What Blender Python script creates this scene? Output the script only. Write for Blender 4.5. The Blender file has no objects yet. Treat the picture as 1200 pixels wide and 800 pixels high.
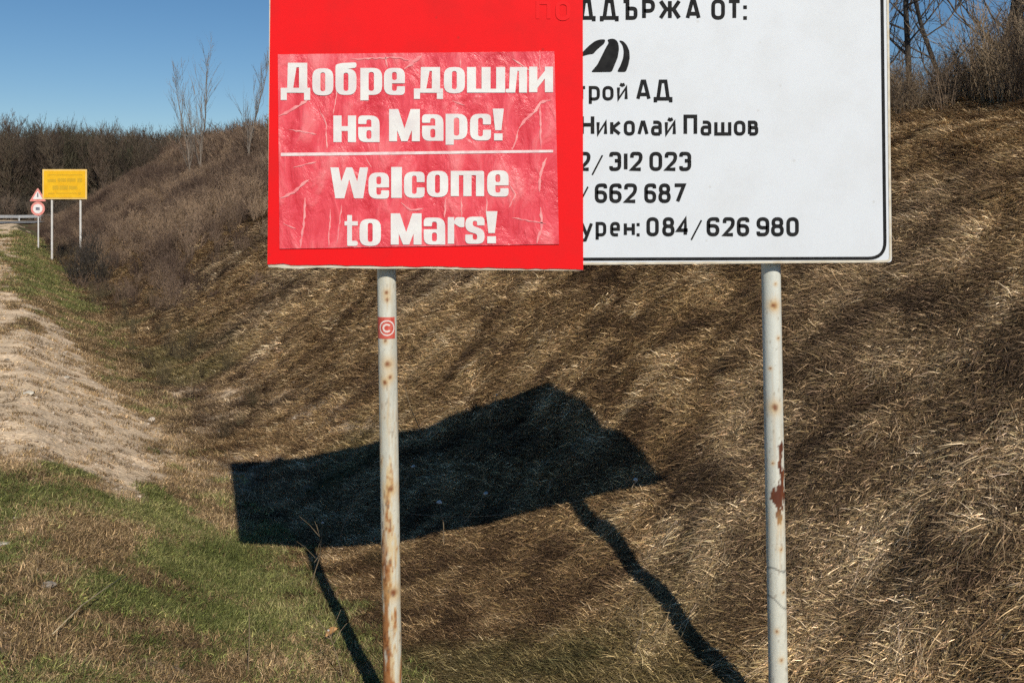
import bpy, bmesh, math, random
import numpy as np
from mathutils import Vector, Matrix
from mathutils.geometry import tessellate_polygon

random.seed(7); RNG = np.random.default_rng(11)
scene = bpy.context.scene
COL = scene.collection

# ------------------------------------------------------------------ camera
F = 1102.0            # focal length in photograph pixels (1200 wide)
HY = 250.0            # height of the horizon in the photograph
EZ = 2.1              # eye height above the foot of the sign
cam_data = bpy.data.cameras.new("camera")
cam = bpy.data.objects.new("camera", cam_data); COL.objects.link(cam)
cam.location = (0, 0, EZ); cam.rotation_euler = (math.radians(90), 0, 0)
cam_data.sensor_width = 36; cam_data.lens = 36 * F / 1200
cam_data.shift_y = -(400 - HY) / 1200
cam_data.clip_start = 0.05; cam_data.clip_end = 5000
scene.camera = cam

# ------------------------------------------------------------------ light
SUN = Vector((0.334, -1.0, 0.7645)).normalized()      # towards the sun
elev = math.asin(SUN.z); az = math.atan2(SUN.x, SUN.y)
world = bpy.data.worlds.new("World"); scene.world = world; world.use_nodes = True
wn = world.node_tree; wn.nodes.clear()
wo = wn.nodes.new('ShaderNodeOutputWorld'); wb = wn.nodes.new('ShaderNodeBackground')
sk = wn.nodes.new('ShaderNodeTexSky'); sk.sky_type = 'NISHITA'; sk.sun_disc = False
sk.sun_elevation = elev; sk.sun_rotation = az
sk.air_density = 1.0; sk.dust_density = 0.05; sk.ozone_density = 3.5; sk.altitude = 300
wb.inputs['Strength'].default_value = 0.075
hs = wn.nodes.new('ShaderNodeHueSaturation'); hs.inputs['Saturation'].default_value = 1.2
wn.links.new(sk.outputs[0], hs.inputs['Color']); wn.links.new(hs.outputs[0], wb.inputs[0]); wn.links.new(wb.outputs[0], wo.inputs[0])
sd = bpy.data.lights.new("sun", 'SUN'); sd.energy = 3.95; sd.angle = math.radians(0.5); sd.color = (1, .93, .82)
so = bpy.data.objects.new("sun", sd); COL.objects.link(so); so.location = (6, -18, 16)
so.rotation_euler = SUN.to_track_quat('Z', 'Y').to_euler()
scene.view_settings.view_transform = 'Standard'; scene.view_settings.look = 'None'
scene.view_settings.gamma = 1.0; scene.view_settings.exposure = 0.0
scene.view_settings.use_curve_mapping = False
scene.cycles.use_denoising = False
scene.cycles.max_bounces = 4; scene.cycles.diffuse_bounces = 2; scene.cycles.adaptive_threshold = 0.03

def W(px, py, y):      # pixel of the photograph + distance -> point of the place
    return Vector(((px - 600) / F * y, y, EZ - (py - HY) / F * y))

# ------------------------------------------------------------------ noise
def _h(ix, iy, s):
    n = (ix.astype(np.int64) * 374761393 + iy.astype(np.int64) * 668265263 + s * 974711) & 0xffffffff
    n = ((n ^ (n >> 13)) * 1274126177) & 0xffffffff
    return ((n ^ (n >> 16)) & 0xffff) / 65535.0
def vn(x, y, s=0):
    x = np.asarray(x, float); y = np.asarray(y, float)
    ix = np.floor(x); iy = np.floor(y); fx = x - ix; fy = y - iy
    fx = fx * fx * (3 - 2 * fx); fy = fy * fy * (3 - 2 * fy)
    a = _h(ix, iy, s); b = _h(ix + 1, iy, s); c = _h(ix, iy + 1, s); d = _h(ix + 1, iy + 1, s)
    return (a * (1 - fx) + b * fx) * (1 - fy) + (c * (1 - fx) + d * fx) * fy
def fbm(x, y, s=0, o=4):
    t = 0; a = .5; n = 0
    for k in range(o):
        c_, d_ = math.cos(.6 + 1.1 * k), math.sin(.6 + 1.1 * k)
        t = t + a * vn((x * c_ - y * d_) * 2 ** k + 13.7 * k, (x * d_ + y * c_) * 2 ** k + 5.1 * k, s + k); n += a; a *= .5
    return t / n
def sm(a, b, x):
    t = np.clip((np.asarray(x, float) - a) / (b - a), 0, 1); return t * t * (3 - 2 * t)

# ------------------------------------------------------------------ terrain
UX, UY, VX, VY = -.466, .885, .885, .466      # u runs along the road, v away from it up the bank
PV = np.array([-60, -3, -.5, .1, .6, 1.3, 1.8, 2.3, 2.73, 3.1, 3.47, 3.7, 4.2, 4.7])
PZ = np.array([.40, .42, .42, .37, .14, -.17, -.25, -.18, -.01, .2, .46, .66, 1.06, 1.42])
def uv_of(x, y): return UX * x + UY * y, VX * x + VY * y
def xy_of(u, v):  return UX * u + VX * v, UY * u + VY * v
def base_z(u, v):
    vw = v + .18 * (fbm(u * .35, v * .1, 3, 2) - .5) * sm(1, 3, v)
    z = np.interp(vw, PV, PZ)
    up = np.maximum(vw - 4.7, 0)
    crest = 2.6 + .045 * np.clip(u - 6, 0, 90)
    slope = np.minimum(up, crest) * .665 + np.maximum(up - crest, 0) * .05
    # softened shoulder
    slope = slope - .25 * np.exp(-((up - crest) / .7) ** 2)
    z = z + slope
    z = z - (z - .42) * sm(-2, 1, v) * sm(99, 111, u)
    z = z + .13 * (1 - sm(3.6, 6.2, u)) * sm(.7, 1.3, v) * (1 - sm(2.2, 2.9, v))
    z = z + .75 * sm(60, 112, u)
    d = np.hypot(*xy_of(u, v))
    z = z - .11 * np.exp(-(((u - 2.85) / .9) ** 2 + ((v - 2.73) / .8) ** 2))
    z = z + .075 * np.exp(-(((u - 5.2) / 1.8) ** 2 + ((v - 3.6) / .7) ** 2))
    z = z + 5.0 * sm(140, 300, d) + 14 * sm(300, 900, d)
    return z
def zt(x, y):
    x = np.asarray(x, float); y = np.asarray(y, float)
    u, v = uv_of(x, y)
    z = base_z(u, v)
    near = 1 - sm(30, 60, np.hypot(x, y))
    bank = sm(2.2, 3.6, v)
    z = z + near * bank * (.03 * (fbm(u * 1.1, v * .9, 21, 3) - .5) * 2 + .09 * (fbm(u * 3.6, v * 3.0, 22, 3) - .5) * 2)
    z = z + near * (1 - bank) * (.03 * (fbm(u * 1.6, v * 1.6, 25, 3) - .5) * 2 + .018 * (fbm(u * 6, v * 6, 26, 3) - .5) * 2)
    return z
def ztf(x, y): return float(zt(np.array([x]), np.array([y]))[0])
def dirt_w(u, v):      # bare trodden earth on the shoulder
    n = (fbm(u * .55, v * 1.1, 31, 4) - .5)
    e = .98 + 1.5 * n + 1.0 * (fbm(u * 3.1, v * 4.0, 33, 3) - .5) + .22 * sm(7, 9, u) * (1 - sm(13, 17, u)) - .95 * sm(17, 24, u)
    a = 1 - sm(e - .34, e + .34, v)
    b = sm(6.6, 8.6, u + 3.2 * n * 2 - 1.2 * (v - .4))
    gap = 1 - .8 * sm(.58, .66, fbm(u * .6, v * 2.2, 35, 3)) * sm(12, 18, u)
    spots = sm(.64, .70, fbm(u * 1.3, v * 1.6, 37, 4)) * (1 - sm(1.0, 1.5, v)) * .8
    toe = sm(.38, .55, fbm(u * 1.5, v * 2.0, 38, 4)) * sm(7.0, 8.6, u) * (1 - sm(12.5, 14.5, u)) * sm(.9, 1.3, v) * (1 - sm(2.9, 3.4, v)) * .62
    return np.clip(np.maximum(np.maximum(a * b * gap, spots), toe), 0, 1)
def pale_w(u, v):      # faint worn track going up the far bank
    c = 4.2 + (u - 44) * .62
    return sm(36, 42, u) * (1 - sm(54, 58, u)) * np.exp(-((v - c) / .9) ** 2)

def axis(segs):
    out = [segs[0][0]]
    for a, b, st in segs:
        n = max(1, int(round((b - a) / st))); out += list(np.linspace(a, b, n + 1)[1:])
    return np.array(out)
ua = axis([(-1500, -200, 200), (-200, -20, 20), (-20, 0, 2), (0, 2, .2), (2, 14, .055), (14, 24, .14), (24, 60, .4), (60, 150, 2), (150, 400, 12), (400, 3000, 130)])
va = axis([(-2500, -300, 150), (-300, -40, 15), (-40, -3, 2), (-3, -.6, .3), (-.6, 9, .055), (9, 14, .2), (14, 30, .8), (30, 120, 5), (120, 600, 30), (600, 2500, 150)])
UU, VV = np.meshgrid(ua, va, indexing='ij')
XX, YY = xy_of(UU, VV); ZZ = zt(XX, YY)

def mesh_from(name, verts, faces, smooth=False):
    me = bpy.data.meshes.new(name); me.from_pydata([tuple(p) for p in verts], [], [tuple(f) for f in faces]); me.update()
    if smooth: me.polygons.foreach_set('use_smooth', [True] * len(me.polygons))
    return me
def grid_mesh(name, X, Y, Z, smooth=True):
    n, m = X.shape
    me = bpy.data.meshes.new(name)
    me.vertices.add(n * m); me.vertices.foreach_set('co', np.stack([X, Y, Z], -1).reshape(-1).astype(np.float32))
    i = np.arange(n * m).reshape(n, m)
    q = np.stack([i[:-1, :-1], i[:-1, 1:], i[1:, 1:], i[1:, :-1]], -1).reshape(-1, 4)
    # orientation: make normals face +Z for x(u),y(v)
    nf = len(q)
    me.loops.add(nf * 4); me.polygons.add(nf)
    me.loops.foreach_set('vertex_index', q.reshape(-1).astype(np.int32))
    me.polygons.foreach_set('loop_start', (np.arange(nf) * 4).astype(np.int32))
    me.polygons.foreach_set('loop_total', np.full(nf, 4, np.int32))
    me.update(calc_edges=True); me.validate()
    if smooth: me.polygons.foreach_set('use_smooth', [True] * nf)
    return me
def col_attr(me, name, rgb):
    a = me.attributes.new(name, 'FLOAT_COLOR', 'POINT')
    c = np.ones((len(rgb), 4), np.float32); c[:, :3] = rgb
    a.data.foreach_set('color', c.reshape(-1))

# ------------------------------------------------------------------ materials
def new_mat(name, base=(.5, .5, .5), rough=.7, metal=0, spec=.3):
    m = bpy.data.materials.new(name); m.use_nodes = True
    b = m.node_tree.nodes['Principled BSDF']
    b.inputs['Base Color'].default_value = (*base, 1); b.inputs['Roughness'].default_value = rough
    b.inputs['Metallic'].default_value = metal; b.inputs['Specular IOR Level'].default_value = spec
    return m, m.node_tree, b
def N(nt, t, **kw):
    n = nt.nodes.new(t)
    for k, v in kw.items(): setattr(n, k, v)
    return n
def noisy(name, c1, c2, scale=20, rough=.7, spec=.3, bump=.0, bscale=None, detail=6, metal=0, stretch=None, lo=.35, hi=.65):
    m, nt, b = new_mat(name, c1, rough, metal, spec)
    tc = N(nt, 'ShaderNodeTexCoord'); mp = N(nt, 'ShaderNodeMapping')
    if stretch: mp.inputs['Scale'].default_value = stretch
    nt.links.new(tc.outputs['Object'], mp.inputs[0])
    no = N(nt, 'ShaderNodeTexNoise'); no.inputs['Scale'].default_value = scale; no.inputs['Detail'].default_value = detail
    nt.links.new(mp.outputs[0], no.inputs['Vector'])
    cr = N(nt, 'ShaderNodeValToRGB'); cr.color_ramp.elements[0].position = lo; cr.color_ramp.elements[1].position = hi
    cr.color_ramp.elements[0].color = (*c1, 1); cr.color_ramp.elements[1].color = (*c2, 1)
    nt.links.new(no.outputs[0], cr.inputs[0]); nt.links.new(cr.outputs[0], b.inputs['Base Color'])
    if bump:
        n2 = N(nt, 'ShaderNodeTexNoise'); n2.inputs['Scale'].default_value = bscale or scale * 3; n2.inputs['Detail'].default_value = 6
        nt.links.new(mp.outputs[0], n2.inputs['Vector'])
        bp = N(nt, 'ShaderNodeBump'); bp.inputs['Strength'].default_value = bump; bp.inputs['Distance'].default_value = .01
        nt.links.new(n2.outputs[0], bp.inputs['Height']); nt.links.new(bp.outputs[0], b.inputs['Normal'])
    return m

def ground_material():
    m, nt, b = new_mat("soil_and_litter", rough=.95, spec=.1)
    at = N(nt, 'ShaderNodeAttribute'); at.attribute_name = 'gcol'
    g = N(nt, 'ShaderNodeNewGeometry')
    n1 = N(nt, 'ShaderNodeTexNoise'); n1.inputs['Scale'].default_value = 28; n1.inputs['Detail'].default_value = 8
    n2 = N(nt, 'ShaderNodeTexNoise'); n2.inputs['Scale'].default_value = 3.2; n2.inputs['Detail'].default_value = 6
    nt.links.new(g.outputs['Position'], n1.inputs['Vector']); nt.links.new(g.outputs['Position'], n2.inputs['Vector'])
    r1 = N(nt, 'ShaderNodeMapRange'); r1.inputs[1].default_value = .3; r1.inputs[2].default_value = .7; r1.inputs[3].default_value = .70; r1.inputs[4].default_value = 1.4
    r2 = N(nt, 'ShaderNodeMapRange'); r2.inputs[1].default_value = .3; r2.inputs[2].default_value = .7; r2.inputs[3].default_value = .75; r2.inputs[4].default_value = 1.2
    nt.links.new(n1.outputs[0], r1.inputs[0]); nt.links.new(n2.outputs[0], r2.inputs[0])
    mu = N(nt, 'ShaderNodeMath', operation='MULTIPLY'); nt.links.new(r1.outputs[0], mu.inputs[0]); nt.links.new(r2.outputs[0], mu.inputs[1])
    vm = N(nt, 'ShaderNodeVectorMath', operation='SCALE'); nt.links.new(at.outputs['Color'], vm.inputs[0]); nt.links.new(mu.outputs[0], vm.inputs['Scale'])
    nt.links.new(vm.outputs[0], b.inputs['Base Color'])
    bp = N(nt, 'ShaderNodeBump'); bp.inputs['Strength'].default_value = .7; bp.inputs['Distance'].default_value = .02
    nt.links.new(n1.outputs[0], bp.inputs['Height']); nt.links.new(bp.outputs[0], b.inputs['Normal'])
    return m
M = {}
M['ground'] = ground_material()
def blade_material(name, inst=True):
    m, nt, b = new_mat(name, rough=.75, spec=.2)
    at = N(nt, 'ShaderNodeAttribute'); at.attribute_name = 'gcol'; at.attribute_type = 'INSTANCER'
    bv = N(nt, 'ShaderNodeAttribute'); bv.attribute_name = 'bv'
    vm = N(nt, 'ShaderNodeVectorMath', operation='MULTIPLY'); nt.links.new(at.outputs['Color'], vm.inputs[0]); nt.links.new(bv.outputs['Color'], vm.inputs[1])
    nt.links.new(vm.outputs[0], b.inputs['Base Color'])
    tr = N(nt, 'ShaderNodeBsdfTranslucent'); nt.links.new(vm.outputs[0], tr.inputs[0])
    mx = N(nt, 'ShaderNodeMixShader'); mx.inputs[0].default_value = .2
    nt.links.new(b.outputs[0], mx.inputs[1]); nt.links.new(tr.outputs[0], mx.inputs[2])
    nt.links.new(mx.outputs[0], nt.nodes['Material Output'].inputs[0])
    return m
M['blade'] = blade_material('grass_blade')
M['asphalt'] = noisy('asphalt', (.17, .16, .15), (.24, .23, .21), 40, .9, .2, .3)
M['paint_line'] = noisy('road_paint', (.7, .7, .68), (.55, .55, .52), 12, .8)
M['bark'] = noisy('bark_grey', (.09, .072, .058), (.15, .125, .10), 14, .9, .1, .5, 30, stretch=(1, 1, .3))
M['bark_pale'] = noisy('bark_pale', (.17, .14, .115), (.26, .22, .18), 14, .9, .1)
M['bark_dark'] = noisy('bark_dark', (.035, .03, .026), (.08, .068, .055), 14, .9, .1, .5, 30, stretch=(1, 1, .3))
M['twig'] = noisy('twig', (.10, .075, .058), (.19, .145, .11), 1.5, .9, .1)
M['galv'] = noisy('galvanised_steel', (.55, .55, .54), (.7, .7, .68), 6, .5, .4)

# ------------------------------------------------------------------ tagging
def tag(o, label=None, cat=None, group=None, kind=None):
    if label: o['label'] = label
    if cat: o['category'] = cat
    if group: o['group'] = group
    if kind: o['kind'] = kind
    return o
def obj(name, me, mat=None, parent=None):
    o = bpy.data.objects.new(name, me)
    COL.objects.link(o)
    if mat and not me.materials: me.materials.append(mat)
    if parent:
        o.parent = parent
        o.matrix_parent_inverse = Matrix.Translation(-Vector(parent.location))
    return o
def empty(name, loc):
    o = bpy.data.objects.new(name, None); COL.objects.link(o); o.location = loc; o.empty_display_size = .2
    return o

# ground sheet
gm = grid_mesh('ground', XX, YY, ZZ)
fu, fv = UU.reshape(-1), VV.reshape(-1)
dw = dirt_w(fu, fv)[:, None]
soil = np.array([.07, .045, .026]); straw = np.array([.19, .13, .07]); dirt = np.array([.76, .57, .365]); moss = np.array([.11, .11, .045])
n1 = fbm(fu * 1.2, fv * 1.2, 41, 4)[:, None]
gc = soil * (1 - n1) * 1.1 + straw * n1 * .9
vg = ((1 - sm(1.2, 2.0, fv)) * sm(.45, .6, fbm(fu * 1.7, fv * 1.7, 342, 3) - .2 * sm(7, 9, fu) * (1 - sm(20, 26, fu))))[:, None]
gc = gc * (1 - vg) + moss * vg
dn = fbm(fu * 2.5, fv * 2.5, 43, 5)[:, None]
gc = gc * (1 - dw) + dirt * (.72 + .55 * dn) * dw
pw = pale_w(fu, fv)[:, None]
gc = gc * (1 - pw) + np.array([.26, .2, .12]) * pw
col_attr(gm, 'gcol', gc)
tag(obj('ground', gm, M['ground']), kind='structure')

# road: straight, then bending right behind the bank
path = [(u, -6.0) for u in np.arange(-60, 92, 4.0)]
ang = 0; pu, pv_ = 92.0, -6.0
for k in range(30):
    path.append((pu, pv_)); ang += math.radians(4.2) if k < 24 else 0
    pu += 3 * math.cos(ang); pv_ += 3 * math.sin(ang)
    if pv_ > 14: break
def ribbon(name, offs0, offs1, lift, mat):
    vs = []; fs = []
    for i, (u, v) in enumerate(path):
        j = min(i + 1, len(path) - 1); k = max(i - 1, 0)
        du, dv = path[j][0] - path[k][0], path[j][1] - path[k][1]; L = math.hypot(du, dv); du /= L; dv /= L
        for t in (0, .25, .5, .75, 1):
            o = offs0 + (offs1 - offs0) * t
            a, b = u - dv * o, v + du * o
            x, y = xy_of(a, b); xc, yc = xy_of(u, v)
            vs.append((x, y, ztf(x, y) + .05 + lift))
    for i in range(len(path) - 1):
        for t in range(4):
            a = i * 5 + t; fs.append((a, a + 1, a + 6, a + 5))
    return mesh_from(name, vs, fs)
road = tag(obj('road', ribbon('road', -3.4, 3.4, .03, None), M['asphalt']), kind='structure')
for o0 in (-3.15, 3.03):
    ln = obj('edge_line', ribbon('edge_line', o0, o0 + .12, .036, None), M['paint_line'], road)

# ------------------------------------------------------------------ mesh helpers
class MB:
    def __init__(s): s.v = []; s.f = []
    def add(s, vs, fs):
        n = len(s.v); s.v += [tuple(p) for p in vs]; s.f += [tuple(i + n for i in f) for f in fs]
    def box(s, c, h, rot=None):
        pts = [Vector((sx * h[0], sy * h[1], sz * h[2])) for sx in (-1, 1) for sy in (-1, 1) for sz in (-1, 1)]
        if rot: pts = [rot @ p for p in pts]
        s.add([Vector(c) + p for p in pts], [(0, 1, 3, 2), (4, 6, 7, 5), (0, 4, 5, 1), (2, 3, 7, 6), (0, 2, 6, 4), (1, 5, 7, 3)])
    def tube(s, pts, rad, n=5, cap=True):
        base = len(s.v); m = len(pts)
        prev = None
        for i, p in enumerate(pts):
            p = Vector(p); d = (Vector(pts[min(i + 1, m - 1)]) - Vector(pts[max(i - 1, 0)]))
            if d.length < 1e-9: d = Vector((0, 0, 1))
            d.normalize()
            a = d.orthogonal().normalized() if prev is None else (prev - d * prev.dot(d))
            if a.length < 1e-6: a = d.orthogonal()
            a.normalize(); prev = a; b = d.cross(a)
            r = rad[i] if hasattr(rad, '__len__') else rad
            for k in range(n):
                t = 2 * math.pi * k / n; s.v.append(tuple(p + (a * math.cos(t) + b * math.sin(t)) * r))
        for i in range(m - 1):
            for k in range(n):
                a0 = base + i * n + k; a1 = base + i * n + (k + 1) % n
                s.f.append((a0, a1, a1 + n, a0 + n))
        if cap:
            s.f.append(tuple(base + k for k in range(n))[::-1]); s.f.append(tuple(base + (m - 1) * n + k for k in range(n)))
    def mesh(s, name, smooth=False): return mesh_from(name, s.v, s.f, smooth)

def fillet(pts, r, closed=True, seg=6):
    """pts: (x, y[, factor]) -> rounded polyline"""
    out = []; n = len(pts)
    for i in range(n):
        p = pts[i]; f = p[2] if len(p) > 2 else (1 if closed else 0); P = Vector(p[:2])
        if (not closed and i in (0, n - 1)) or f == 0 or r == 0: out.append(tuple(P)); continue
        A = Vector(pts[i - 1][:2]); B = Vector(pts[(i + 1) % n][:2])
        da = (A - P); db = (B - P); la, lb = da.length, db.length
        if la < 1e-6 or lb < 1e-6: out.append(tuple(P)); continue
        da /= la; db /= lb
        t = min(r * f, la * .499, lb * .499)
        for k in range(seg + 1):
            s_ = k / seg
            q = (P + da * t) * (1 - s_) ** 2 + P * 2 * s_ * (1 - s_) + (P + db * t) * s_ ** 2
            q = q * .6 + ((P + da * t) * (1 - s_) + (P + db * t) * s_ + (P - ((P + da * t) + (P + db * t)) / 2) * .0) * 0 + q * .4
            out.append(tuple(q))
    return out

BY = 3.80            # distance of the front of the board
def on_board(px, py, off): return W(px, py, BY) + Vector((0, -off, 0))

class Print:          # flat print: polygons in photograph-pixel units laid on the board plane
    def __init__(s, off): s.mb = MB(); s.off = off; s.k = 0
    def poly(s, contours):
        z = s.off + .00012 * (s.k % 9); s.k += 1
        cs = [[Vector((x, y, 0)) for x, y in c] for c in contours]
        flat = [p for c in cs for p in c]
        tris = tessellate_polygon(cs)
        vs = [on_board(p.x, p.y, z) for p in flat]
        fs = []
        for t in tris:
            a, b, c = (flat[i] for i in t)
            cr = (b.x - a.x) * (c.y - a.y) - (b.y - a.y) * (c.x - a.x)
            if abs(cr) < 1e-9: continue
            fs.append(t if cr < 0 else t[::-1])
        s.mb.add(vs, fs)
    def stroke(s, pts, w, closed=False, taper=False):
        P = [Vector(p) for p in pts]
        Q = [P[0]]
        for p in P[1:]:
            if (p - Q[-1]).length > .05: Q.append(p)
        if closed and (Q[0] - Q[-1]).length < .05: Q.pop()
        n = len(Q); L = []; R = []
        for i in range(n):
            a = Q[i - 1] if (i > 0 or closed) else None; b = Q[(i + 1) % n] if (i < n - 1 or closed) else None
            d1 = (Q[i] - a).normalized() if a is not None else None; d2 = (b - Q[i]).normalized() if b is not None else None
            if d1 is None: d1 = d2
            if d2 is None: d2 = d1
            n1 = Vector((-d1.y, d1.x)); n2 = Vector((-d2.y, d2.x)); m = n1 + n2
            if m.length < 1e-3: m = n1
            m.normalize(); k = min(1 / max(m.dot(n1), .3), 2.0)
            ww = w * (.25 + .75 * abs(math.sin(1.1 + i * 1.9))) * min(1, (min(i, n - 1 - i) + .25) / 1.2) if taper else w
            L.append(Q[i] + m * k * ww / 2); R.append(Q[i] - m * k * ww / 2)
        z = s.off + .00012 * (s.k % 9); s.k += 1
        vs = [on_board(p.x, p.y, z) for p in L + R]; fs = []
        for i in range(n if closed else n - 1):
            j = (i + 1) % n; fs.append((i, j, n + j, n + i))
        s.mb.add(vs, fs)
    def obj(s, name, mat, parent): return obj(name, s.mb.mesh(name), mat, parent)

# ------------------------------------------------------------------ heavy condensed letters (poster)
def heavy(pr, ch, x0, x1, yt, yb, skew=0):
    w = x1 - x0; h = yb - yt; T = min(9.6, w * .385); S = h * .15
    def put(cs, r=0):
        res = []
        for c in cs:
            if isinstance(c, tuple): c, rr = c
            else: rr = r
            c = fillet(c, rr, True, 5) if rr else [q[:2] for q in c]
            res.append([(x0 + x, yb - y) for x, y in c])
        pr.poly(res)
    rect = lambda a, b, c, d: [(a, b, 0), (c, b, 0), (c, d, 0), (a, d, 0)]
    box = lambda a, b, c, d: [(a, b), (c, b), (c, d), (a, d)]
    R = w * .42
    e = [(0, 0), (w, 0), (w, .32 * h, .1), (w - T, .32 * h, .1), (w - T, S, .5), (T, S, .5), (T, .43 * h, 0), (w, .43 * h, .1), (w, h), (0, h)]
    if ch == 'o': put([(box(0, 0, w, h), R), (box(T, S, w - T, h - S), (w - 2 * T) / 2)])
    elif ch == 'be':
        put([(box(0, 0, w, h * .80), R), (box(T, S * .8, w - T, h * .80 - S * .8), (w - 2 * T) / 2)])
        put([(box(0, h * .35, T, h * .93), 3)]); put([([(0, h * .78), (w * .55, h * .80), (w, h * .84), (w, h), (w * .3, h * .98), (0, h * .93)], 2.5)])
    elif ch == 'p':
        put([(box(0, 0, w, h), R), (box(T, S, w - T, h - S), (w - 2 * T) / 2)]); put([rect(0, -.2 * h, T, h)])
    elif ch == 'e': put([(e, R), (box(T, .55 * h, w - T, h - S), (w - 2 * T) / 2)])
    elif ch == 'a':
        put([([(w - p[0], h - p[1]) + tuple(p[2:]) for p in e], R), (box(T, S * .8, w - T, .45 * h), (w - 2 * T) / 2)]); put([rect(w - T, 0, w, .4 * h)])
    elif ch == 'c': put([([(0, 0), (w, 0), (w, .40 * h, .1), (w - T, .40 * h, .1), (w - T, S, .5), (T, S, .5), (T, h - S, .5), (w - T, h - S, .5), (w - T, .60 * h, .1), (w, .60 * h, .1), (w, h), (0, h)], R)])
    elif ch == 's': put([([(0, 0), (w, 0), (w, .52 * h), (T, .66 * h, .3), (T, h - S, .5), (w - T, h - S, .5), (w - T, .68 * h, .1), (w, .68 * h, .1), (w, h), (0, h), (0, .48 * h), (w - T, .36 * h, .3), (w - T, S, .5), (T, S, .5), (T, .34 * h, .1), (0, .34 * h, .1)], R)])
    elif ch == 'H': put([rect(0, 0, T, h)]); put([rect(w - T, 0, w, h)]); put([rect(T - 1, h * .42, w - T + 1, h * .6)])
    elif ch == 'sha':
        T2 = w * .235
        for k in range(3): a = k * (w - T2) / 2; put([rect(a, 0, a + T2, h)])
        put([rect(0, 0, w, S)])
    elif ch == 'l_': put([rect(w - T, 0, w, h)]); put([[(w * .12, 0, 0), (w * .12 + T * .8, 0, 0), (w * .17 + T, h, 0), (w * .17, h, 0)]]); put([rect(w * .17, h - S, w, h)]); put([(box(-1, 0, w * .35, S), 2)])
    elif ch == 'i_': put([rect(0, 0, T, h)]); put([rect(w - T, 0, w, h)]); put([[(T - 1, h * .12, 0), (T - 1, h * .42, 0), (w - T + 1, h * .88, 0), (w - T + 1, h * .58, 0)]])
    elif ch == 'd_':
        k = h * .24
        put([[(w * .22, k * .5, 0), (w * .22 + T * .7, k * .5, 0), (w * .28 + T, h, 0), (w * .24, h, 0)]]); put([rect(w * .9 - T, k * .5, w * .9, h)])
        put([rect(w * .24, h - S, w * .9, h)]); put([rect(0, 0, w, S * 1.1)])
        put([rect(0, -k, T * .75, S)]); put([rect(w - T * .75, -k, w, S)])
    elif ch == 'M':
        t = w * .26; put([rect(0, 0, t, h)]); put([rect(w - t, 0, w, h)])
        put([[(0, h, 0), (t * 1.15, h, 0), (w / 2, h * .4, 0), (w / 2, 0, 0), (w * .40, 0, 0)]]); put([[(w, h, 0), (w * .6, 0, 0), (w / 2, 0, 0), (w / 2, h * .4, 0), (w - t * 1.15, h, 0)]])
    elif ch == 'W':
        t = w * .22
        put([[(0, h, 0), (t, h, 0), (w * .37, 0, 0), (w * .13, 0, 0)]]); put([[(w, h, 0), (w * .87, 0, 0), (w * .63, 0, 0), (w - t, h, 0)]])
        put([[(w * .13, 0, 0), (w * .37, 0, 0), (w * .58, h, 0), (w * .42, h, 0)]]); put([[(w * .87, 0, 0), (w * .58, h, 0), (w * .42, h, 0), (w * .63, 0, 0)]])
    elif ch == 'l': put([rect(0, 0, w, h)])
    elif ch == 'm':
        t = w * .245
        for k in range(3): a = k * (w - t) / 2; put([(box(a, 0, a + t, h) if k else rect(0, 0, t, h), t * .4 if k else 0)]); put([rect(a, 0, a + t, h * .4)])
        put([(box(0, h - S * 1.15, w, h), 3)])
    elif ch == 't': put([(box(w * .2, 0, w * .2 + T * .95, h), 1)]); put([rect(0, h * .66, w, h * .80)]); put([(box(w * .2, 0, w, S * 1.1), 3)])
    elif ch == 'r': put([rect(0, 0, T, h)]); put([([(T - 1, h * .78), (T + 2, h), (w, h), (w, h * .62), (w * .72, h * .62)], 2)])
    elif ch == '!': put([[(0, h, 0), (w, h, 0), (w * .78, h * .32, 0), (w * .22, h * .32, 0)]]); put([rect(w * .12, 0, w * .88, h * .22)])

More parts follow.
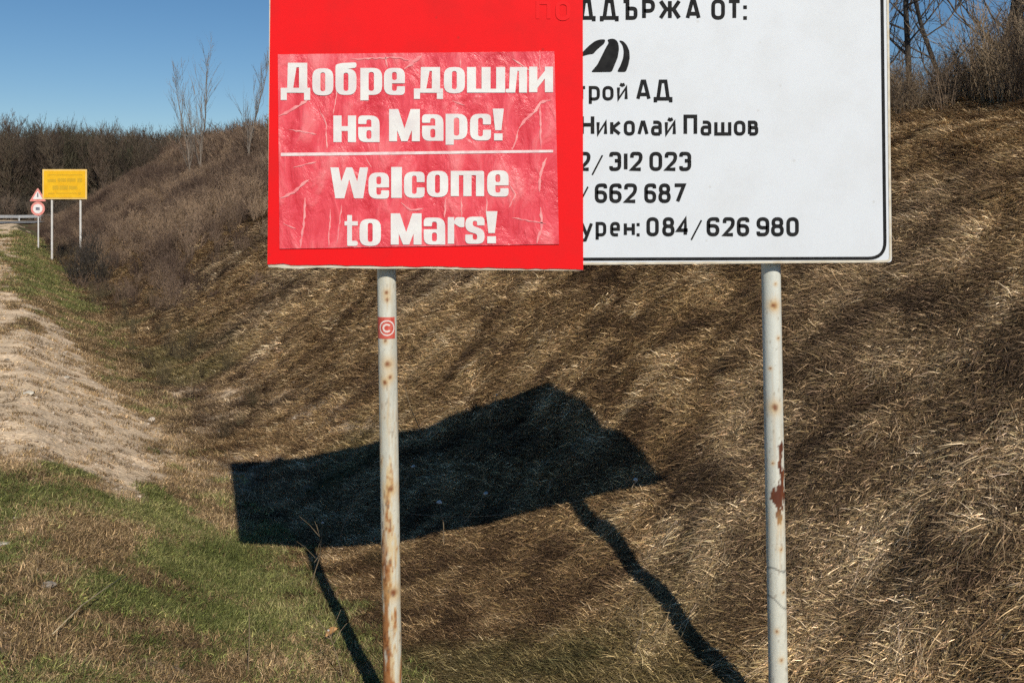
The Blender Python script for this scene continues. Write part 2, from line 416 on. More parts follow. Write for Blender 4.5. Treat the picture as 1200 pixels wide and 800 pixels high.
# ------------------------------------------------------------------ thin monoline letters (board)
def G(ch):
    O = ([(0, 0), (1, 0), (1, 1), (0, 1)], True)
    six = [(1, .8), (1, 1), (0, 1), (0, 0), (1, 0), (1, .56), (0, .56)]
    o = lambda *p: (list(p), False)
    z = 0
    return {
        '0': [O], 'O': [O], 'o': [O], '1': [o((.5, 0), (.5, 1))],
        '2': [o((0, .74), (0, 1, 1), (1, 1, 1), (1, .58, 1), (0, 0, z), (1, 0))],
        '3': [o((0, .8), (0, 1, 1), (1, 1, 1), (1, .54, 1), (.45, .54)), o((.9, .54), (1, .54, 1), (1, 0, 1), (0, 0, 1), (0, .2))],
        '4': [o((.75, 0), (.75, 1, z), (0, .28, z), (1, .28))],
        '6': [o(*[(a, b, 1) for a, b in six])], '9': [o(*[(1 - a, 1 - b, 1) for a, b in six])],
        '7': [o((0, 1), (1, 1, z), (.32, 0))],
        '8': [([(0, 0), (1, 0), (1, .54), (0, .54)], True), ([(.06, .54), (.94, .54), (.94, 1), (.06, 1)], True)],
        '/': [o((0, 0), (1, 1))],
        'D': [o((.17, 0), (.33, 1, z), (.67, 1, z), (.83, 0)), o((0, -.2), (0, 0, z), (1, 0, z), (1, -.2))],
        'TB': [o((0, 1), (.33, 1, z), (.33, 0, z), (1, 0, .5), (1, .56, .5), (.33, .56))],
        'P': [o((0, 0), (0, 1, z), (1, 1, 1), (1, .42, 1), (0, .42))],
        'ZH': [o((.5, 0), (.5, 1)), o((0, 1), (.3, .52, z), (0, 0)), o((1, 1), (.7, .52, z), (1, 0)), o((.3, .52), (.7, .52))],
        'A': [o((0, 0), (.4, 1, z), (.6, 1, z), (1, 0)), o((.14, .25), (.86, .25))],
        'T': [o((0, 1), (1, 1)), o((.5, 0), (.5, 1))],
        'p': [o((0, -.42), (0, 1, z), (1, 1, 1), (1, 0, 1), (0, 0))],
        'iy': [o((0, 1), (0, 0, z), (1, 1, z), (1, 0)), o((.2, 1.3), (.5, 1.2, z), (.8, 1.3))],
        'i': [o((0, 1), (0, 0, z), (1, 1, z), (1, 0))],
        'H': [o((0, 0), (0, 1)), o((1, 0), (1, 1)), o((0, .52), (1, .52))],
        'k': [o((0, 0), (0, 1)), o((1, 1), (.08, .5, z), (1, 0))],
        'L': [o((0, 0), (.4, 1, z), (.6, 1, z), (1, 0))],
        'a': [o((.08, 1), (1, 1, 1), (1, 0)), o((1, .58), (0, .58, .7), (0, 0, .7), (1, 0))],
        'PI': [o((0, 0), (0, 1, z), (1, 1, z), (1, 0))],
        'sh': [o((0, 1), (0, 0, z), (1, 0, z), (1, 1)), o((.5, 0), (.5, 1))],
        'v': [o((0, 0), (0, 1, z), (.92, 1, .8), (.92, .54, .8), (0, .54)), o((.6, .54), (1, .54, .8), (1, 0, .8), (0, 0))],
        'u': [o((0, 1), (.5, .0)), o((1, 1), (.36, -.45, z), (.05, -.48))],
        'e': [o((.95, 0), (0, 0, 1), (0, 1, 1), (1, 1, 1), (1, .5, z), (0, .5))],
    }[ch]
def thin(pr, ch, x0, x1, yt, yb, sw=4.1):
    if ch == ':':
        for a in (yb - sw, yt + (yb - yt) * .22):
            pr.poly([[(x0, a), (x0 + sw, a), (x0 + sw, a + sw), (x0, a + sw)]])
        return
    w = x1 - x0 - sw; h = yb - yt - sw
    for pts, closed in G(ch):
        q = [(x0 + sw / 2 + p[0] * w, yb - sw / 2 - p[1] * h) + ((p[2],) if len(p) > 2 else ()) for p in pts]
        q = fillet(q, w * .5, closed, 5)
        pr.stroke(q, sw, closed)

# ------------------------------------------------------------------ sign materials
def enamel(name, c, rough=.35, stain=(.45, .42, .36), amt=.12, spec=.4):
    m, nt, b = new_mat(name, c, rough, 0, spec)
    g = N(nt, 'ShaderNodeNewGeometry')
    n = N(nt, 'ShaderNodeTexNoise'); n.inputs['Scale'].default_value = 5; n.inputs['Detail'].default_value = 8; n.inputs['Roughness'].default_value = .65
    n2 = N(nt, 'ShaderNodeTexVoronoi'); n2.inputs['Scale'].default_value = 9
    nt.links.new(g.outputs['Position'], n.inputs['Vector']); nt.links.new(g.outputs['Position'], n2.inputs['Vector'])
    r = N(nt, 'ShaderNodeMapRange'); r.inputs[1].default_value = .45; r.inputs[2].default_value = .75; r.inputs[4].default_value = amt; nt.links.new(n.outputs[0], r.inputs[0])
    r2 = N(nt, 'ShaderNodeMapRange'); r2.inputs[1].default_value = .07; r2.inputs[2].default_value = .03; r2.inputs[4].default_value = amt * 1.6; nt.links.new(n2.outputs['Distance'], r2.inputs[0])
    ad = N(nt, 'ShaderNodeMath', operation='ADD', use_clamp=True); nt.links.new(r.outputs[0], ad.inputs[0]); nt.links.new(r2.outputs[0], ad.inputs[1])
    mx = N(nt, 'ShaderNodeMix', data_type='RGBA'); mx.inputs[6].default_value = (*c, 1); mx.inputs[7].default_value = (*stain, 1)
    nt.links.new(ad.outputs[0], mx.inputs[0]); nt.links.new(mx.outputs[2], b.inputs['Base Color'])
    nr = N(nt, 'ShaderNodeMapRange'); nr.inputs[3].default_value = rough - .08; nr.inputs[4].default_value = rough + .15; nt.links.new(n.outputs[0], nr.inputs[0]); nt.links.new(nr.outputs[0], b.inputs['Roughness'])
    return m
M['board_white'] = enamel('board_white', (.715, .752, .785), .55, (.48, .46, .42), .2)
M['board_black'] = noisy('board_black', (.012, .012, .013), (.024, .024, .024), 30, .7, .12)
M['rim'] = noisy('cream_rim', (.72, .67, .55), (.60, .52, .38), 25, .5)
M['red'] = enamel('red_sheet', (.86, .010, .013), .6, (.56, .02, .02), .45, .14)
M['zinc'] = noisy('zinc_frame', (.35, .35, .34), (.5, .5, .48), 8, .55, .4)
M['poster'] = None
def poster_material():
    m, nt, b = new_mat('glossy_paper', (.80, .10, .14), .32, 0, .5)
    g = N(nt, 'ShaderNodeNewGeometry'); mp = N(nt, 'ShaderNodeMapping'); mp.inputs['Scale'].default_value = (11, 1, 5)
    nt.links.new(g.outputs['Position'], mp.inputs[0])
    n = N(nt, 'ShaderNodeTexNoise'); n.inputs['Scale'].default_value = 1; n.inputs['Detail'].default_value = 7; n.inputs['Roughness'].default_value = .6; n.inputs['Distortion'].default_value = .6
    nt.links.new(mp.outputs[0], n.inputs['Vector'])
    cr = N(nt, 'ShaderNodeValToRGB'); e = cr.color_ramp.elements
    e[0].position = .3; e[0].color = (.66, .028, .045, 1); e[1].position = .70; e[1].color = (.92, .23, .24, 1)
    k = cr.color_ramp.elements.new(.5); k.color = (.84, .085, .11, 1)
    nt.links.new(n.outputs[0], cr.inputs[0]); nt.links.new(cr.outputs[0], b.inputs['Base Color'])
    bp = N(nt, 'ShaderNodeBump'); bp.inputs['Strength'].default_value = 1.0; bp.inputs['Distance'].default_value = .02
    nt.links.new(n.outputs[0], bp.inputs['Height']); nt.links.new(bp.outputs[0], b.inputs['Normal'])
    return m
M['poster'] = poster_material()
M['poster_white'] = noisy('poster_white', (.86, .86, .82), (.76, .70, .68), 9, .45, .4, .35, 12)
M['crease'] = noisy('worn_crease', (.90, .42, .40), (.84, .22, .24), 25, .6, .3)
M['fold'] = noisy('worn_fold', (.88, .78, .76), (.82, .55, .55), 40, .6, .3)

# ------------------------------------------------------------------ the big sign
sign = empty('road_information_sign', (.3, BY + .06, ztf(.3, BY)))
tag(sign, 'large white information board on two poles, left half under a red sheet', 'sign')
def quad_slab(name, corners, yoff0, thick, mat, parent, bevel=.0):
    """corners in pixels, clockwise from top left; front face at BY-yoff0"""
    pts = fillet([(a, b) for a, b in corners], bevel, True, 4) if bevel else corners
    n = len(pts); mb = MB()
    fr = [on_board(x, y, yoff0) for x, y in pts]; bk = [p + Vector((0, thick, 0)) for p in fr]
    mb.add(fr + bk, [tuple(range(n)), tuple(range(2 * n - 1, n - 1, -1))] + [(i, n + i, n + (i + 1) % n, (i + 1) % n) for i in range(n)])
    me = mb.mesh(name); bm = bmesh.new(); bm.from_mesh(me); bmesh.ops.recalc_face_normals(bm, faces=bm.faces); bm.to_mesh(me); bm.free()
    return obj(name, me, mat, parent)
TOP = -175
quad_slab('board_panel', [(317.7, TOP), (1039.7, TOP), (1045.2, 307.5), (313.4, 313.5)], 0, .018, M['board_white'], sign, 5)
# pale folded lip of the sheet
lp = Print(.0022)
lp.stroke(fillet([(319, TOP + 2), (1038.4, TOP + 2), (1043.4, 306), (315, 312)], 6, True, 5), 2.6, True)
lp.obj('folded_lip', M['rim'], sign)
bl = Print(.0014)
bl.stroke(fillet([(324, TOP + 10), (1031.5, TOP + 10), (1037.2, 302.6), (321, 304.8)], 20, True, 8), 3.7, True)
bl.obj('border_line', M['board_black'], sign)
lines = [
    ('ПОДДЪРЖА ОТ', 4.4, [('D', 677, 698), ('D', 703, 725), ('TB', 728.5, 747), ('P', 752.5, 767.5), ('ZH', 772, 798), ('A', 803.5, 821), ('O', 833.5, 849.5), ('T', 852, 869)], -.5, 23.5),
    ('строй', 3.6, [('T', 676, 687.5), ('p', 690, 703), ('o', 706, 719), ('iy', 723, 735.5)], 101, 118),
    ('АД', 4.1, [('A', 745.5, 762.5), ('D', 766, 788)], 93.5, 118),
    ('Н П', 4.2, [('H', 680, 696.5), ('PI', 801, 817)], 134.5, 159),
    ('иколай', 3.8, [('i', 699, 711.5), ('k', 715, 728), ('o', 731, 744), ('L', 747, 760), ('a', 763, 775.5), ('iy', 779, 792)], 141.5, 159),
    ('ашов', 3.8, [('a', 821, 833.5), ('sh', 837, 857), ('o', 860, 873.5), ('v', 876.5, 888.5)], 141.5, 159),
    ('312 023', 4.2, [('2', 678, 692), ('3', 714, 728), ('1', 730, 736.5), ('2', 738.5, 753), ('0', 761, 776), ('2', 779, 793.5), ('3', 796, 810)], 178, 200.5),
    ('662 687', 4.2, [('6', 697, 711.5), ('6', 714, 728.5), ('2', 731.5, 746.5), ('6', 755, 769), ('8', 771.5, 786), ('7', 788.5, 803.5)], 215, 238),
    ('урен', 3.7, [('u', 680, 695), ('p', 698, 710.5), ('e', 715, 726.5), ('H', 731, 744)], 260, 277),
    ('084 626 980', 4.2, [('0', 757.5, 772), ('8', 776, 790.5), ('4', 792.5, 808), ('6', 828, 843), ('2', 847, 861), ('6', 863.5, 878), ('9', 886.5, 901.5), ('8', 903.5, 918.5), ('0', 921.5, 936)], 254.5, 277),
]
for nm, sw, gl, yt, yb in lines:
    pr = Print(.0015); last = None
    for g in gl:
        if last is not None and g[1] - last > 7.5: pr.obj('lettering', M['board_black'], sign); pr = Print(.0015)
        thin(pr, g[0], g[1], g[2], yt, yb, sw); last = g[2]
    pr.obj('lettering', M['board_black'], sign); ex = Print(.0015)
    if nm.startswith('ПОД'): thin(ex, ':', 871, 876, 2, 23.5, 4.2)
    if nm == 'урен': thin(ex, ':', 746, 750, 257, 277, 3.6)
    if nm.startswith('312'): thin(ex, '/', 693, 707, 181, 206, 2.0)
    if nm.startswith('662'): thin(ex, '/', 676, 690, 218, 243, 2.0)
    if nm.startswith('084'): thin(ex, '/', 809, 823, 257, 282, 2.0)
    if len(ex.mb.v) == 8 and len(ex.mb.f) == 4:          # a colon: each dot its own mark
        for q in (0, 4): obj('punctuation', mesh_from('punctuation', ex.mb.v[q:q + 4], [tuple(i - q for i in f) for f in ex.mb.f if min(f) >= q and max(f) < q + 4]), M['board_black'], sign)
    elif ex.mb.v: ex.obj('punctuation', M['board_black'], sign)
lg = Print(.0015)
for c in ([(676, 68), (683, 61), (690, 54), (697, 48.5), (703, 46.5), (709.5, 46.5), (708.5, 51), (703, 55.5), (698, 60), (695.5, 63.5), (690, 64)],
          [(711.5, 47), (717, 45.3), (722, 46.8), (724.6, 51), (725.4, 58), (723.8, 68), (720, 77), (717, 84.5), (692.5, 84.8), (700, 76), (705, 66), (710, 56), (713.5, 50)],
          [(725, 47.5), (730, 48.2), (734.5, 53), (737.5, 60), (738, 68), (736.5, 76), (733.5, 84.5), (723, 84.5), (727, 77), (730.3, 68), (731, 60), (729.5, 53)]):
    lg.poly([fillet(c, 2.5, True, 4)])
lg.obj('emblem', M['board_black'], sign)

# red cover sheet: slightly bowed plate with a pale raw edge at the bottom
def bowed(name, tl, tr, br, bl, off, amp, nx, ny, mat, parent, thick=.003, seed=5, ragged=0.0, ridge=False):
    X = []; 
    vs = []; fs = []
    for j in range(ny + 1):
        t = j / ny
        for i in range(nx + 1):
            s_ = i / nx
            px = (tl[0] * (1 - s_) + tr[0] * s_) * (1 - t) + (bl[0] * (1 - s_) + br[0] * s_) * t
            py = (tl[1] * (1 - s_) + tr[1] * s_) * (1 - t) + (bl[1] * (1 - s_) + br[1] * s_) * t
            if ragged and j == ny: py += ragged * (float(vn(np.array([px * .12]), np.array([1.]), 9)[0]) - .5)
            e = min(1, 4 * min(s_, 1 - s_, t, 1 - t) + .15)
            d = amp * e * (float(fbm(np.array([px * .035]), np.array([py * .018]), seed, 4)[0]))
            if ridge:
                a_, b_ = np.array([px * .022 + py * .006]), np.array([py * .030 - px * .008])
                rn = 1 - abs(2 * float(fbm(a_, b_, 88, 3)[0]) - 1); d = amp * e * (.35 * d / amp + .9 * max(0, rn - .72) / .28)
            vs.append(on_board(px, py, off + d))
    w = nx + 1
    for j in range(ny):
        for i in range(nx): a = j * w + i; fs.append((a, a + 1, a + w + 1, a + w))
    bnd = list(range(w)) + [j * w + nx for j in range(1, ny + 1)] + [ny * w + i for i in range(nx - 1, -1, -1)] + [j * w for j in range(ny - 1, 0, -1)]
    n0 = len(vs); vs += [vs[i] + Vector((0, thick, 0)) for i in bnd]; m = len(bnd)
    fs += [(bnd[k], n0 + k, n0 + (k + 1) % m, bnd[(k + 1) % m]) for k in range(m)]
    me = mesh_from(name, vs, [f[::-1] if True else f for f in fs], False)
    bm = bmesh.new(); bm.from_mesh(me); bmesh.ops.recalc_face_normals(bm, faces=bm.faces)
    if sum(f.normal.y for f in bm.faces) > 0: bmesh.ops.reverse_faces(bm, faces=bm.faces)
    bm.to_mesh(me); bm.free()
    return obj(name, me, mat, parent)
lip2 = Print(.0030); lip2.poly([[(317, 309.5), (420, 312), (683, 314.4), (683, 317), (560, 316), (500, 314.5), (440, 314.8), (371, 313.4), (352, 315), (330, 314), (317, 312)]])
lip2.obj('torn_lip', M['rim'], sign)
side = Print(.0029); side.poly([[(314.0, 311), (316.8, TOP), (320.5, TOP), (318, 240), (317.6, 311)]]); side.obj('pale_side_edge', M['rim'], sign)
red = bowed('red_cover_sheet', (319.3, TOP - 2), (682.5, TOP - 2), (683.3, 315.6), (314, 309.2), .0075, .003, 40, 40, M['red'], sign, .004, ragged=1.8)
PO = .0125
post = bowed('paper_poster', (326.5, 64.5), (649.5, 61), (655, 286), (328.5, 291.5), PO, .0014, 130, 90, M['poster'], sign, .001, seed=14, ridge=True)
gh = Print(.0105)
thin(gh, 'PI', 628, 645, 2, 25, 4.2); thin(gh, 'O', 651, 668, 2, 25, 4.2)
M['ghost'] = noisy('show_through', (.82, .010, .013), (.86, .010, .013), 8, .65, .2)
gh.obj('show_through_lettering', M['ghost'], red)
LO = PO + .0023
T1 = [('d_', 330, 364.5, 74.5, 109.5), ('o', 367, 391.5, 81, 112.5), ('be', 394, 418.5, 74, 112), ('p', 423, 448.5, 80.5, 112), ('e', 450.5, 475, 80.5, 112),
      ('d_', 485.5, 519.5, 79.5, 109.5), ('o', 520.5, 545, 79.5, 110), ('sha', 547.5, 592, 79.5, 109.3), ('l_', 593.5, 617.5, 79.5, 109.3), ('i_', 620, 648, 79, 108.8)]
T2 = [('H', 391.5, 418, 136, 167), ('a', 420.5, 445.5, 136, 167), ('M', 456.5, 492.5, 128.5, 166), ('a', 495, 520, 134.5, 165.5), ('p', 522.5, 548, 134, 164), ('c', 551, 575.5, 134, 165), ('!', 577.5, 590.5, 128, 165)]
T3 = [('W', 388, 432, 196.5, 232.5), ('e', 432.5, 456.5, 202.5, 233), ('l', 459, 471.5, 196, 232), ('c', 474, 498, 201.5, 232), ('o', 500.5, 525.5, 200.5, 231), ('m', 528.5, 567.5, 200.5, 230), ('e', 571, 596, 200, 230.5)]
T4 = [('t', 404.5, 420, 252, 288), ('o', 422, 447, 256.5, 288), ('M', 458.5, 494.5, 250, 286.5), ('a', 497, 522, 255, 286.5), ('r', 525, 544.5, 254.5, 285.5), ('s', 545.5, 568, 254, 285.5), ('!', 569.5, 583, 247.5, 285)]
for T in (T1, T2, T3, T4):
    p = Print(LO)
    for g in T: heavy(p, *g)
    p.obj('lettering', M['poster_white'], post)
def wob(pts):
    out = []
    for (a, b), (c_, d) in zip(pts[:-1], pts[1:]):
        m_ = max(2, int(math.hypot(c_ - a, d - b) / 4))
        for k in range(m_): t = k / m_; out.append((a + (c_ - a) * t + random.uniform(-.6, .6), b + (d - b) * t + random.uniform(-.6, .6)))
    return out + [pts[-1]]
fl = Print(PO + .0021)
fl.poly([[(330, 179.5), (420, 178.8), (520, 177.5), (648, 176.0), (648, 179.0), (560, 180.2), (470, 181.5), (390, 182.6), (330, 183.2)]])
fl.obj('fold_line', M['fold'], post)
for pts, w in [([(328, 137), (340, 131), (352, 124), (362, 117)], 2.6), ([(474, 82), (482, 76), (488, 71), (495, 66)], 3.2), ([(645, 118), (633, 121), (628, 130), (615, 141), (608, 151)], 2.6), ([(608, 152), (604, 166), (600, 176)], 1.6),
               ([(330, 232), (345, 225), (356, 216), (363, 211)], 2.6), ([(359, 231), (357, 262), (353, 290)], 2.0), ([(640, 185), (634, 200), (632, 225)], 2.4), ([(634, 243), (635, 265), (629, 285)], 2.4), ([(375, 128), (383, 145), (384, 175)], 1.3),
               ([(541, 97), (540, 70)], 1.2), ([(632, 60), (633, 100)], 1.2), ([(523, 232), (521, 255)], 1.8), ([(541, 232), (541, 254)], 1.5), ([(571, 230), (570, 250)], 1.5), ([(452, 66), (455, 80)], 1.8), ([(633, 125), (634, 175)], 1.8), ([(397, 100), (391, 135)], 1.0), ([(388, 245), (386, 288)], 1.3), ([(401, 240), (396, 284)], 1.1), ([(412, 70), (470, 68), (480, 72)], 1.5), ([(340, 152), (372, 158)], 1.4), ([(600, 70), (622, 84)], 1.5), ([(470, 238), (482, 246), (497, 244)], 1.7), ([(600, 255), (640, 262)], 1.2), ([(345, 196), (372, 190)], 1.3), ([(430, 186), (436, 196)], 1.6), ([(596, 214), (604, 228), (596, 244)], 1.3), ([(530, 118), (545, 124)], 1.6), ([(334, 262), (348, 268)], 1.3)]:
    pr = Print(PO + .0019)
    pr.stroke(wob(pts), w * 1.5, False, True); pr.obj('crease', M['crease'], post)

# rear frame rails and clamps
for py in (-120, 20, 250):
    a = W(325, py, BY); b = W(1035, py, BY); mb = MB()
    mb.box(((a.x + b.x) / 2, BY + .032, a.z), ((b.x - a.x) / 2, .012, .02)); obj('frame_rail', mb.mesh('frame_rail'), M['zinc'], sign)

def pole_material(name):
    m, nt, b = new_mat(name, rough=.5, spec=.4)
    at = N(nt, 'ShaderNodeAttribute'); at.attribute_name = 'pcol'
    nt.links.new(at.outputs['Color'], b.inputs['Base Color'])
    n = N(nt, 'ShaderNodeTexNoise'); n.inputs['Scale'].default_value = 160; g = N(nt, 'ShaderNodeNewGeometry'); nt.links.new(g.outputs['Position'], n.inputs['Vector'])
    bp = N(nt, 'ShaderNodeBump'); bp.inputs['Strength'].default_value = .25; bp.inputs['Distance'].default_value = .003; nt.links.new(n.outputs[0], bp.inputs['Height']); nt.links.new(bp.outputs[0], b.inputs['Normal'])
    return m
M['pole'] = pole_material('chipped_white_paint')
def mixc(a, b, w): return a * (1 - w[:, None]) + np.array(b) * w[:, None]
def pole(px_top, px_foot, kind):
    y = BY + .082; s = y / BY
    R = 11.0 / F * y
    nz, na = 620, 40
    zt_, zb = W(0, TOP + 14, y).z, W(0, 872, y).z
    tz = np.linspace(0, 1, nz); th = np.linspace(0, 2 * np.pi, na, endpoint=False)
    Z, A = np.meshgrid(zt_ + (zb - zt_) * tz, th, indexing='ij')
    py = HY + (EZ - Z) / y * F
    cx = px_top + (px_foot - px_top) * (py - 318) / (800 - 318)
    X = (cx - 600) / F * y + R * np.sin(A) ; Y = y - R * np.cos(A)       # A=0 faces the camera
    side_ = np.sin(A)                                                   # -1 left, +1 right as seen
    P = py.reshape(-1); S_ = side_.reshape(-1); fr = np.cos(A).reshape(-1); ang = A.reshape(-1)
    ang = np.where(ang > np.pi, ang - 2 * np.pi, ang)
    c = np.tile(np.array([.70, .69, .585]), (len(P), 1))
    n1 = fbm(ang * 2.2 + 10, P * .035, 51 if kind else 61, 5); n2 = fbm(ang * 5 + 10, P * .13, 52 if kind else 62, 5); n3 = fbm(ang * 1.5 + 30, P * .012, 53, 3)
    c = c * (.80 + .30 * n2)[:, None] * (1 - .12 * sm(.5, .62, n3))[:, None]
    rust = [.36, .13, .035]; ochre = [.62, .40, .16]; dark = [.10, .032, .018]
    st_ = np.clip((fbm(ang * 6 + 3, P * .02, 57 + kind, 4) - .60) * 7, 0, 1); c = mixc(c, [.52, .38, .22], st_ * .55)
    if kind == 0:
        low = sm(470, 620, P)
        edge = np.exp(-((S_ + .55 + .25 * (n3 - .5)) / .38) ** 2)
        mid = np.exp(-((S_ - .05) / .33) ** 2) * (1 - sm(560, 700, P) * .55)
        w = np.clip((n1 - .50 + .26 * edge * sm(600, 720, P) + .20 * mid * sm(465, 520, P)) * 6, 0, 1) * (.15 + .85 * low)
        c = mixc(c, [.66, .50, .27], np.clip(w * 1.3 + .25 * low * n2, 0, .85)); c = mixc(c, rust, np.clip((n2 - .50) * 7, 0, 1) * w * .95)
        c = mixc(c, rust, np.clip((n1 + .42 * edge - .66 + .10 * sm(620, 780, P)) * 6, 0, 1) * sm(560, 700, P) * .9); c = mixc(c, dark, np.clip((n2 + .25 * edge - .78) * 8, 0, 1) * sm(500, 640, P) * .7)
        spots = [(.15, 425, 5), (-.2, 446, 3.5), (.35, 440, 3), (.35, 690, 6), (.2, 570, 5), (.1, 342, 3), (.15, 350, 2.5), (-.1, 398, 2.5)]
    else:
        spots = [(-.15, 475, 5), (.05, 357, 4.5), (-.1, 357, 3), (.4, 395, 1.6), (-.5, 430, 1.5), (.3, 640, 1.8), (-.3, 735, 2), (.1, 768, 2.2), (.5, 690, 1.4), (-.4, 540, 1.5), (.2, 332, 1.5)]
        c = mixc(c, [.68, .71, .66], (.5 * (1 - sm(430, 640, P))))
        dx = S_ * 11; 
        for (x_, y_, rx, ry) in [(4.5, 540, 2.6, 27), (2.5, 578, 9.5, 17), (1.5, 600, 4, 12), (6, 522, 4, 8), (7, 556, 3, 10)]:
            q = ((dx - x_) / rx) ** 2 + ((P - y_) / ry) ** 2 + 2.4 * (n2 - .5)
            c = mixc(c, [.11 + .0, .033, .017], (1 - sm(.8, 1.0, q)) * (fr > 0)); c = mixc(c, [.25, .085, .03], (1 - sm(.5, .95, q)) * np.clip((n1 - .5) * 6, 0, 1) * (fr > 0))
        c = mixc(c, ochre, np.exp(-((dx - 3) / 5) ** 2 - ((P - 608) / 12) ** 2) * (fr > 0) * .5)
        for y_, sl in ((664, .15), (703, .75)):
            q = np.abs(P - y_ - sl * dx - 1.2 * np.sin(ang * 3)); c = mixc(c, [.12, .12, .11], (1 - sm(.6, 1.5, q)) * (fr > 0) * .75)
    for a_, y_, r_ in spots:
        q = ((S_ - a_) * 11) ** 2 + ((P - y_)) ** 2 * (.8)
        c = mixc(c, ochre, np.exp(-q / (2.8 * r_ ** 2)) * (fr > 0) * .75)
        c = mixc(c, [.22, .07, .025], np.clip(1.5 * np.exp(-q / (r_ ** 2) * 1.6) - .35 + (n2 - .5), 0, 1) * (fr > 0))
    c = mixc(c, [.25, .2, .14], sm(.68, .78, n2) * .5)
    X2 = np.concatenate([X, X[:, :1]], 1)
    me = bpy.data.meshes.new('pole'); n = nz * na
    idx = np.arange(n).reshape(nz, na); nx_ = np.roll(idx, -1, 1)
    q = np.stack([idx[:-1], nx_[:-1], nx_[1:], idx[1:]], -1).reshape(-1, 4)[:, ::-1]
    me = mesh_from('pole', np.stack([X, Y, Z], -1).reshape(-1, 3), list(map(tuple, q)) + [tuple(idx[0])], True)
    col_attr(me, 'pcol', np.clip(c, 0, 1))
    o = obj('pole', me, M['pole'], sign)
    o['label'] = 'white pole with long rust stains and red sticker' if kind == 0 else 'white pole with dark flaked rust patch'
    return o, y, R
p0, pyy, pR = pole(453, 460, 0); pole(903.5, 912, 1)
# round sticker wrapped on the left pole
mb = MB(); nn = 14
def wrap(pxo, py):    # point on the front surface of the left pole
    a = pxo / 11.0; r = pR + .0009
    cxp = 453 + 7 * (py - 318) / 482
    return Vector(((cxp - 600) / F * pyy + r * math.sin(a), pyy - r * math.cos(a), EZ - (py - HY) / F * pyy))
def wrapped(name, poly_fn, mat, off):
    pass
vs = []; fs = []
for j in range(9):
    for i in range(nn + 1): vs.append(wrap(-15 + 26 * i / nn, 370.5 + 25 * j / 8))
for j in range(8):
    for i in range(nn): a = j * (nn + 1) + i; fs.append((a, a + nn + 1, a + nn + 2, a + 1))
M['sticker'] = noisy('sticker_red', (.55, .07, .045), (.68, .16, .12), 60, .5)
M['sticker_white'] = noisy('sticker_white', (.8, .62, .55), (.8, .7, .66), 60, .5)
st = obj('sticker', mesh_from('sticker', vs, fs, True), M['sticker'], p0)
vs = []; fs = []
R_o = pR; pR_s = pR; pR = pR + .0008
for rr, (r0, r1, a0, a1) in enumerate([(7.6, 9.2, 0, 360), (3.0, 5.2, 40, 320)]):
    n0 = len(vs); K = 28
    for k in range(K + 1):
        t = math.radians(a0 + (a1 - a0) * k / K)
        for r in (r0, r1): vs.append(wrap(1 + r * math.cos(t), 383 - r * math.sin(t)))
    for k in range(K): a = n0 + 2 * k; fs.append((a, a + 2, a + 3, a + 1))
obj('letter_c', mesh_from('letter_c', vs, fs), M['sticker_white'], st); pR = pR_s

# ------------------------------------------------------------------ far yellow sign
M['yellow'] = noisy('yellow_sheet', (.86, .50, .015), (.80, .43, .01), 3, .5)
M['yellow_rim'] = noisy('yellow_rim', (.85, .60, .20), (.80, .52, .14), 3, .5)
M['ochre'] = noisy('faded_print', (.60, .36, .02), (.66, .40, .02), 5, .6)
M['post'] = noisy('pale_post', (.62, .60, .55), (.72, .70, .66), 4, .6)
DY = 46.0
g0 = W(60, 300, DY); g1 = W(93.5, 295, DY)
ys = empty('yellow_road_sign', (g0.x + .6, DY, ztf(g0.x, DY)))
tag(ys, 'yellow rectangular road sign on two thin pale posts at the foot of the far bank', 'sign')
def far_panel(name, x0, y0, x1, y1, d, th, mat, parent, off=0, r=0):
    a = W(x0, y0, d); b = W(x1, y1, d)
    mb = MB(); mb.box(((a.x + b.x) / 2, d - off, (a.z + b.z) / 2), (abs(b.x - a.x) / 2, th / 2, abs(b.z - a.z) / 2))
    return obj(name, mb.mesh(name), mat, parent)
far_panel('panel', 50, 198.5, 102, 233.5, DY, .04, M['yellow_rim'], ys)
far_panel('yellow_face', 51.8, 200.2, 100.2, 231.8, DY, .012, M['yellow'], ys, .028)
for (x0, y0, x1, y1) in [(56, 204.6, 97, 205.6), (56, 210, 66, 213.4), (68, 209, 78, 213), (79, 209, 89, 213), (91, 209, 96.5, 213.6), (62, 217.5, 69, 222.3), (70, 217.5, 80, 222.3), (81, 217.8, 91, 222), (57, 226, 64, 227.6), (66, 226, 91, 227), (92, 225.6, 95, 228.2)]:
    far_panel('lettering', x0, y0, x1, y1, DY, .004, M['ochre'], ys, .038)
for px in (60, 93.5):
    p = W(px, 199, DY); mb = MB(); zb = ztf(p.x, DY + .08) - .15
    mb.tube([(p.x, DY + .08, zb), (p.x, DY + .08, p.z - .1)], .05, 8); obj('post', mb.mesh('post', False), M['post'], ys)

